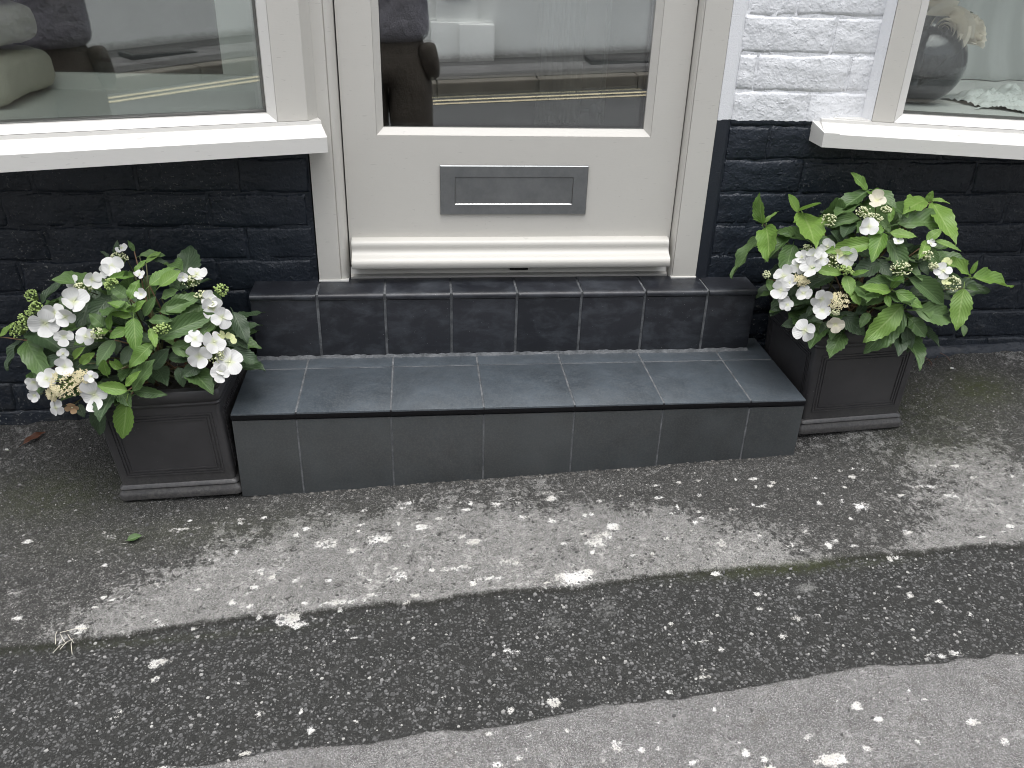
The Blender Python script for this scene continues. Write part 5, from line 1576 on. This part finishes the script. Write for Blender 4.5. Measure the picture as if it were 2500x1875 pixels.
for i in range(5):
    p = Vector((1.16 + R_.uniform(-.03, .03), .045 + R_.uniform(-.015, .01), 0)); p.z = gsample(p.x, p.y) + .003
    d = Vector((R_.uniform(-.5, .5), R_.uniform(-1, 1), .3)).normalized() * R_.uniform(.01, .022)
    tube(bm, [p - d, p + Vector((0, 0, .006)), p + d], .0008, 4)
tag(mesh_obj('dry_twigs', bm_mesh('dry_twigs', bm), flat('brown_twig', (.12, .06, .04), .7)), 'little heap of reddish dry twigs at the foot of the navy wall', 'twigs')
def petal_litter(x, y, L, yaw, label):
    o = mesh_obj('fallen_petal', PETS['petal'][1].copy()); tag(o, label, 'petal')
    o.location = (x, y, gsample(x, y) + .004); o.scale = (L, L * .5, L); o.rotation_euler = (.1, .05, yaw)
petal_litter(1.178, .012, .022, .3, 'white petal fallen on the pavement right of the right planter')
petal_litter(-1.235, -.02, .02, 2.5, 'pale petal beside the brown dead leaf by the left wall')
petal_litter(-1.075, .0, .010, 1.2, 'tiny pale petal fallen between the dead leaf and the left planter')

# ---------------------------------------------------------------- window displays
wd = empty('window_display', (-.95, .2, .74), 'pale display ledge and rear screen frame behind the left shop window', 'display ledge')
a_ = PL(.09, wfL + .055, 0); b_ = PL(1.1, wfL + .055, 0)
prism('display_floor', [(a_.x, a_.y), (b_.x, b_.y), (b_.x, .325), (-.575, .325), (-.575, a_.y)], .736, .7545, M['inpaint'], wd)
box('rear_upstand', (-1.52, .325, .70), (-.575, .345, .7900), M['inpaint'], wd, .002)
box('rear_stile', (-.688, .332, .7905), (-.575, .360, 2.6), M['inpaint'], wd, .002)
box('side_panel', (-.572, .07, .70), (-.556, .36, 2.6), M['inpaint'], wd)
for k, xx in enumerate((-.610, -.588)):
    box('sliding_track', (xx, .326, .7905), (xx + .006, .3315, 2.55), M['black_trim'], wd)
for xx in (-.618, -.596):
    bm = bmesh.new(); vs = bmesh.ops.create_icosphere(bm, subdivisions=2, radius=.004)['verts']
    for v in vs: v.co = Vector((v.co.x + xx, v.co.y * .5 + .331, v.co.z + .806))
    mesh_obj('screw_cap', bm_mesh('screw_cap', bm), M['inpaint'], wd, True)
box('rear_pane', (-1.52, .345, .7905), (-.6885, .349, 2.6), M['glassdark'], wd)

def towel(zb, h, xr, y0, y1, label, seed):
    rr = np.random.default_rng(seed)
    bm = bmesh.new()
    nu, nv = 40, 26
    x0 = -1.46
    rows = []
    for j in range(nv + 1):
        v = j / nv; y = y0 + (y1 - y0) * v
        ed = min(v, 1 - v) * (y1 - y0)
        q = min(1, ed / .03); inset = .03 * (1 - math.sqrt(max(0, 1 - (1 - q) ** 2)))
        ring = []
        hh = h / 2
        for i in range(nu):
            an = 2 * math.pi * i / nu
            cx_, cz_ = math.cos(an), math.sin(an)
            ex = .38
            sx = math.copysign(abs(cx_) ** ex, cx_); sz = math.copysign(abs(cz_) ** .55, cz_)
            hx = (xr - x0) / 2 - inset * .6; hz = hh - inset * .5
            ring.append(bm.verts.new(((xr + x0) / 2 + sx * hx + float(rr.normal(0, .0011)), y + float(rr.normal(0, .001)), zb + hh + sz * hz + float(rr.normal(0, .0010)) + .003 * math.sin(v * 5 + an))))
        rows.append(ring)
    for A_, B_ in zip(rows, rows[1:]):
        for i in range(nu): bm.faces.new((A_[i], A_[(i + 1) % nu], B_[(i + 1) % nu], B_[i]))
    bm.faces.new(rows[0]); bm.faces.new(rows[-1])
    o = mesh_obj('towel', bm_mesh('towel', bm), M['towel'], None, True)
    tag(o, label, 'towel', 'folded cream towels in the left window')
t = NT('cream_terry')
hn = t.math('ADD', t.noise(330, 3, .7), t.math('MULTIPLY', t.noise(60, 4), .5))
M['towel'] = t.set(t.mix(t.noise(40, 4), (.84, .81, .68), (.74, .71, .58)), .95, t.bump(hn, 1.0, .006))
towel(.7546, .104, -1.062, .035, .318, 'bottom folded cream towel of the stack in the left window', 1)
towel(.8588, .094, -1.078, .040, .316, 'second folded cream towel from the bottom in the left window', 2)
towel(.9530, .094, -1.084, .045, .310, 'third folded cream towel up the stack in the left window', 3)

rd = empty('window_display', (1.3, .4, .74), 'pale display ledge and back panel behind the right shop window', 'display ledge')
a_ = PR(.16, wfR + .055, 0); b_ = PR(1.1, wfR + .055, 0)
prism('display_floor', [(a_.x, a_.y), (b_.x, b_.y), (2.02, .72), (.865, .72), (.865, a_.y)], .744, .7655, M['inpaint'], rd)
box('back_panel', (.865, .72, .70), (2.02, .745, 2.6), M['panelpaint'], rd, .002)
box('skirting', (.866, .7085, .766), (2.02, .7195, .800), M['inpaint'], rd, .003)

bm = bmesh.new()
prof = []
for i in range(15):
    an = -1.30 + i / 14 * 2.45
    prof.append((.098 * math.cos(an), .094 + .098 * math.sin(an)))
lathe(bm, [(.001, 0.0), (.03, .0005)] + prof[1:] + [(.040, .196), (.044, .200), (.041, .202), (.037, .196)] + [(r_ - .004, z_) for r_, z_ in reversed(prof[1:])] + [(.02, .006), (.001, .006)], (1.020, .225, .7658), 40)
tag(mesh_obj('glass_vase', bm_mesh('glass_vase', bm), M['glassdark'], None, True), 'round smoky glass vase holding cream roses in the right window', 'vase')

def rose_petal(R0, H, arc, flare, seed):
    """one wrapping petal: an arc of a flaring cup, axis +Z"""
    r = random.Random(seed)
    bm = bmesh.new(); uvl = bm.loops.layers.uv.new('UVMap'); rows = []
    for i in range(6):
        t_ = i / 5; row = []
        for k in range(10):
            s_ = k / 9 * 2 - 1
            an = s_ * arc
            rr = R0 * (.55 + .45 * t_ ** .7) + flare * R0 * max(0, t_ - .55) ** 2 * 3
            z = H * t_ * (1 - .32 * s_ ** 4) + .02 * H * math.sin(s_ * 5 + seed) * t_
            row.append((bm.verts.new((rr * math.cos(an) * (1 - .10 * s_), rr * math.sin(an) * (1 - .10 * s_), z)), t_, k / 9))
        rows.append(row)
    for A_, B_ in zip(rows, rows[1:]):
        for k in range(9):
            q = (A_[k], B_[k], B_[k + 1], A_[k + 1]); f = bm.faces.new([v[0] for v in q]); f.smooth = True
            for lp_, v in zip(f.loops, q): lp_[uvl].uv = (v[1], v[2])
    me = bpy.data.meshes.new('petal'); bm.to_mesh(me); bm.free(); me.materials.append(M['rose'])
    return me
def rose(c, rad, n, label, seed):
    r = random.Random(seed)
    c = Vector(c); n = Vector(n).normalized()
    root = empty('rose', c, label, 'rose', 'cream roses in the vase')
    Q = n.to_track_quat('Z', 'Y').to_matrix().to_4x4()
    for layer, (num, rr, H, arc, fl) in enumerate(((2, .13, 1.0, 1.9, .0), (2, .25, .98, 1.8, .05), (3, .39, .93, 1.35, .10), (3, .54, .86, 1.3, .18), (4, .70, .76, 1.0, .28), (5, .84, .60, .85, .42))):
        for q in range(num):
            me = rose_petal(rr * rad, H * rad, arc, fl, layer * 10 + q)
            o = bpy.data.objects.new('petal', me); COL.objects.link(o); o.parent = root
            o.matrix_local = Q @ Matrix.Rotation(2 * math.pi * q / num + layer * .9 + r.uniform(-.2, .2), 4, 'Z') @ Matrix.Translation((0, 0, -.55 * rad))
    bm = bmesh.new()
    tube(bm, [c - n * rad * .3, c - n * rad * .8 + Vector((0, 0, -.03)), Vector((1.020, .225, .80))], [.003, .0028, .0025], 5)
    mesh_obj('rose_stem', bm_mesh('rose_stem', bm), M['stem'], root)
rose((1.030, .185, .938), .058, (-.50, -.85, .18), 'large open cream rose at the front of the vase', 1)
rose((1.122, .215, .940), .050, (.55, -.5, .6), 'smaller cream rose facing the right side of the vase', 2)
rose((1.068, .30, .985), .05, (.1, -.2, .95), 'cream rose at the back of the vase, petals up', 3)
bm = bmesh.new()
for sx in range(2):
    pass
o = mesh_obj('rose_leaf', LEAFM[0][2].copy()); tag(o, 'dark green rose leaf sticking out between the cream roses', 'leaf')
o.location = (1.09, .25, .968); o.scale = (.06, .03, .06); o.rotation_euler = (.2, -.1, .3)

# crumpled white lace on the right display floor
nn = 70
gx = np.linspace(1.12, 1.60, nn); gy = np.linspace(.02, .36, nn)
LX_, LY_ = np.meshgrid(gx, gy, indexing='ij')
LZ_ = .768 + .020 * np.abs(vnoise(LX_, LY_, 22, 51)) + .016 * np.abs(vnoise(LX_ + .3 * LY_, LY_, 48, 52)) + .012 * np.abs(vnoise(LX_, LY_, 110, 53))
env = np.clip(1.15 - ((LX_ - 1.37) / .25) ** 2 - ((LY_ - .2) / .16) ** 2 + .5 * vnoise(LX_, LY_, 18, 54), 0, 1)
bm = bmesh.new()
V = {}
for i in range(nn):
    for j in range(nn):
        if env[i, j] > .12:
            yl = LY_[i, j]
            V[i, j] = bm.verts.new((LX_[i, j], yl + .0, .767 + (LZ_[i, j] - .766) * min(1, env[i, j] * 1.6)))
for i in range(nn - 1):
    for j in range(nn - 1):
        k4 = [(i, j), (i + 1, j), (i + 1, j + 1), (i, j + 1)]
        if all(k in V for k in k4): bm.faces.new([V[k] for k in k4])
t = NT('white_lace'); M['lace'] = t.set((.76, .79, .76), .8, t.bump(t.noise(260, 3, .6), .5, .002))
tag(mesh_obj('lace_cloth', bm_mesh('lace_cloth', bm), M['lace'], None, True), 'crumpled white lace cloth on the floor of the right window', 'cloth')
# sheer drape hanging behind it
bm = bmesh.new(); rows = []
for i in range(40):
    t_ = i / 39
    row = []
    for j in range(24):
        z = .768 + (1.9 - .768) * (j / 23)
        spread = .22 + .14 * math.exp(-(z - .768) / .10)
        x = 1.33 + (t_ - .5) * 2 * spread
        row.append(bm.verts.new((x, .60 + .025 * math.sin(t_ * 34) * (.6 + .4 * math.sin(z * 4)), z)))
    rows.append(row)
for A_, B_ in zip(rows, rows[1:]):
    for k in range(23): bm.faces.new((A_[k], B_[k], B_[k + 1], A_[k + 1]))
tag(mesh_obj('curtain', bm_mesh('curtain', bm), flat('grey_drape', (.50, .52, .50), .9), None, True), 'pale drape hanging at the back of the right window display', 'curtain')

# column radiator seen through the door glass
ra = empty('radiator', (.24, .76, .60), 'white column radiator inside behind the door glass', 'radiator')
M['white_gloss'] = flat('white_enamel', (.84, .84, .83), .3)
for k in range(8):
    xx = .150 + k * .0155
    bm = bmesh.new()
    for yy in (.74, .775):
        tube(bm, [(xx, yy, .607), (xx, yy, 1.9)], .0060, 8)
    tube(bm, [(xx, .738, .615), (xx, .777, .615)], .0065, 8); tube(bm, [(xx, .738, 1.88), (xx, .777, 1.88)], .0065, 8)
    mesh_obj('column', bm_mesh('column', bm), M['white_gloss'], ra, True)
bm = bmesh.new(); tube(bm, [(.334, .75, .605), (.334, .75, 2.2)], .0065, 8); mesh_obj('pipe', bm_mesh('pipe', bm), M['white_gloss'], ra, True)
bm = bmesh.new()
tube(bm, [(.265, .75, .640), (.334, .75, .640)], .009, 8)
lathe(bm, [(.001, -.022), (.012, -.022), (.014, .0), (.010, .022), (.001, .024)], (.305, .735, .640), 12)
mesh_obj('valve', bm_mesh('valve', bm), M['chrome'], ra, True)
bm = bmesh.new()
for xx in (.17, .24): tube(bm, [(xx, .777, 1.5), (xx, .83, 1.5)], .006, 6)
mesh_obj('bracket', bm_mesh('bracket', bm), M['white_gloss'], ra)
box('backing_post', (.14, .83, .352), (.345, .85, 2.2), M['inwall'], ra)

# ---------------------------------------------------------------- the photographer (seen only as a reflection)
def skin(name, V, E, Rr, mat, parent, sub=2, root=0):
    me = bpy.data.meshes.new(name); me.from_pydata([Vector(v) for v in V], E, [])
    o = bpy.data.objects.new(name, me); COL.objects.link(o)
    if parent is not None:
        o.parent = parent; o.location = -parent_loc(parent)
    sk = o.modifiers.new('skin', 'SKIN'); sk.use_smooth_shade = True
    for i, rr in enumerate(Rr):
        sv = me.skin_vertices[0].data[i]
        sv.radius = rr if isinstance(rr, (tuple, list)) else (rr, rr)
        sv.use_root = (i == root)
    ss = o.modifiers.new('sub', 'SUBSURF'); ss.levels = sub; ss.render_levels = sub
    me.materials.append(mat)
    return o
px, py, pz = -.365, -2.26, -.218
person = empty('person', (px, py, pz), 'standing person in grey hooded top and dark trousers photographing the door, reflected in the glass', 'person')
t = NT('grey_jersey'); M['jersey'] = t.set(t.mix(t.noise(12, 4), (.20, .19, .215), (.32, .30, .34)), .9, t.bump(t.noise(14, 4, .6), .9, .03))
t = NT('dark_brown_cotton'); M['cotton'] = t.set(t.mix(t.noise(10, 4), (.040, .032, .026), (.085, .068, .054)), .85, t.bump(t.noise(16, 4, .6), .8, .02))
M['skin'] = flat('skin', (.55, .36, .27), .5)
M['hair'] = flat('dark_hair', (.03, .02, .015), .6)
M['shoe'] = flat('black_shoe', (.015, .015, .015), .5)
def pp(x, y, z): return (px + x, py + y, pz + z)
# body: one continuous surface, hands on the phone
HR = (CAM.x + .05, CAM.y - .055, CAM.z - .055); HLf = (CAM.x - .06, CAM.y - .05, CAM.z - .055)
BV = [pp(0, 0, .93), pp(0, 0, 1.12), pp(0, .0, 1.34), pp(0, .01, 1.46), pp(0, .03, 1.54), pp(0, .05, 1.66),
      pp(.17, 0, 1.40), pp(.23, -.02, 1.14), HR, pp(-.17, 0, 1.40), pp(-.23, -.01, 1.13), HLf,
      pp(.10, 0, .86), pp(.115, .01, .48), pp(.12, 0, .08), pp(-.10, 0, .86), pp(-.115, .01, .48), pp(-.12, 0, .08)]
BE = [(0, 1), (1, 2), (2, 3), (3, 4), (4, 5), (2, 6), (6, 7), (7, 8), (2, 9), (9, 10), (10, 11), (0, 12), (12, 13), (13, 14), (0, 15), (15, 16), (16, 17)]
BR_ = [(.15, .11), (.13, .10), (.15, .11), .055, .06, .095, .055, .042, .026, .055, .042, .026, .06, .045, .035, .06, .045, .035]
skin('body', BV, BE, BR_, M['skin'], person)
def hand(wrist, sgn):
    w = Vector(wrist)
    V = [tuple(w), tuple(w + Vector((sgn * -.005, .012, .04)))]; E = [(0, 1)]; R2 = [.022, .026]
    for k in range(4):
        b = w + Vector((sgn * (.012), .010 - .014 * k * .5, .06 - .018 * k))
        i = len(V)
        V += [tuple(b), tuple(b + Vector((-sgn * .012, -.016, .008))), tuple(b + Vector((-sgn * .034, -.020 - .002 * k, .006)))]
        E += [(1, i), (i, i + 1), (i + 1, i + 2)]; R2 += [.0095, .0085, .0075]
    i = len(V); b = w + Vector((-sgn * .012, -.012, .025))
    V += [tuple(b), tuple(b + Vector((-sgn * .016, -.014, .018))), tuple(b + Vector((-sgn * .022, -.012, .036)))]
    E += [(0, i), (i, i + 1), (i + 1, i + 2)]; R2 += [.011, .010, .0085]
    skin('hand', V, E, R2, M['skin'], person, 1)
hand(HR, 1); hand(HLf, -1)
# hooded top
TV = [pp(0, 0, .83), pp(0, 0, .92), pp(0, 0, 1.12), pp(0, 0, 1.34), pp(0, -.02, 1.45), pp(.18, 0, 1.40), pp(.245, -.02, 1.13), (HR[0] + .03, HR[1] - .10, HR[2] - .04), pp(-.18, 0, 1.40), pp(-.245, -.01, 1.12), (HLf[0] - .04, HLf[1] - .10, HLf[2] - .04)]
TE = [(0, 1), (1, 2), (2, 3), (3, 4), (3, 5), (5, 6), (6, 7), (3, 8), (8, 9), (9, 10)]
TR_ = [(.215, .145), (.23, .155), (.205, .145), (.19, .13), .10, .08, .066, .045, .08, .066, .045]
skin('hooded_top', TV, TE, TR_, M['jersey'], person)
# loose trousers
QV = [pp(0, 0, .84), pp(0, 0, .96), pp(.10, 0, .72), pp(.112, .01, .45), pp(.118, 0, .09), pp(-.10, 0, .72), pp(-.112, .01, .45), pp(-.118, 0, .09)]
QE = [(0, 1), (0, 2), (2, 3), (3, 4), (0, 5), (5, 6), (6, 7)]
skin('trousers', QV, QE, [(.19, .14), (.17, .12), .130, .115, .095, .130, .115, .095], M['cotton'], person)
# drooping side pocket on the right hip
skin('side_pocket', [pp(.185, .06, .86), pp(.205, .06, .76), pp(.225, .05, .68)], [(0, 1), (1, 2)], [(.045, .05), (.05, .05), (.03, .04)], M['cotton'], person)
for s in (-1, 1):
    skin('shoe', [pp(s * .125, -.05, .045), pp(s * .13, .06, .04), pp(s * .135, .16, .035)], [(0, 1), (1, 2)], [.05, .05, .04], M['shoe'], person, 2)
skin('hair', [pp(0, .02, 1.66), pp(0, -.01, 1.72)], [(0, 1)], [.10, .085], M['hair'], person)
for s in (-1, 1):
    skin('ear', [pp(s * .092, .04, 1.645), pp(s * .10, .035, 1.66)], [(0, 1)], [.014, .016], M['skin'], person, 1)
skin('nose', [pp(0, .145, 1.675), pp(0, .155, 1.64)], [(0, 1)], [.010, .015], M['skin'], person, 1)
skin('mouth', [pp(-.02, .135, 1.605), pp(.02, .135, 1.605)], [(0, 1)], [.008, .008], flat('lips', (.42, .20, .17), .5), person, 1)
for s in (-1, 1):
    skin('eye', [pp(s * .033, .132, 1.675), pp(s * .036, .132, 1.675)], [(0, 1)], [.011, .011], flat('eye_white', (.5, .48, .45), .3), person, 1)
# phone just behind the lens
bm = bmesh.new(); add_box(bm, (-.045, -.066, .004), (.055, .014, .0115)); bevel(bm, .004, 3)
ph = mesh_obj('mobile_phone', bm_mesh('mobile_phone', bm), flat('phone_glass', (.01, .01, .012), .15))
ph.matrix_world = cam.matrix_world.copy()
ph.location = cam.location + Vector((RIGHT * 0) ) + (-FWD) * .004
tag(ph, 'dark mobile phone held up by the person photographing the door', 'phone')
# hands close round the phone from behind; keep the phone clear of the lens axis
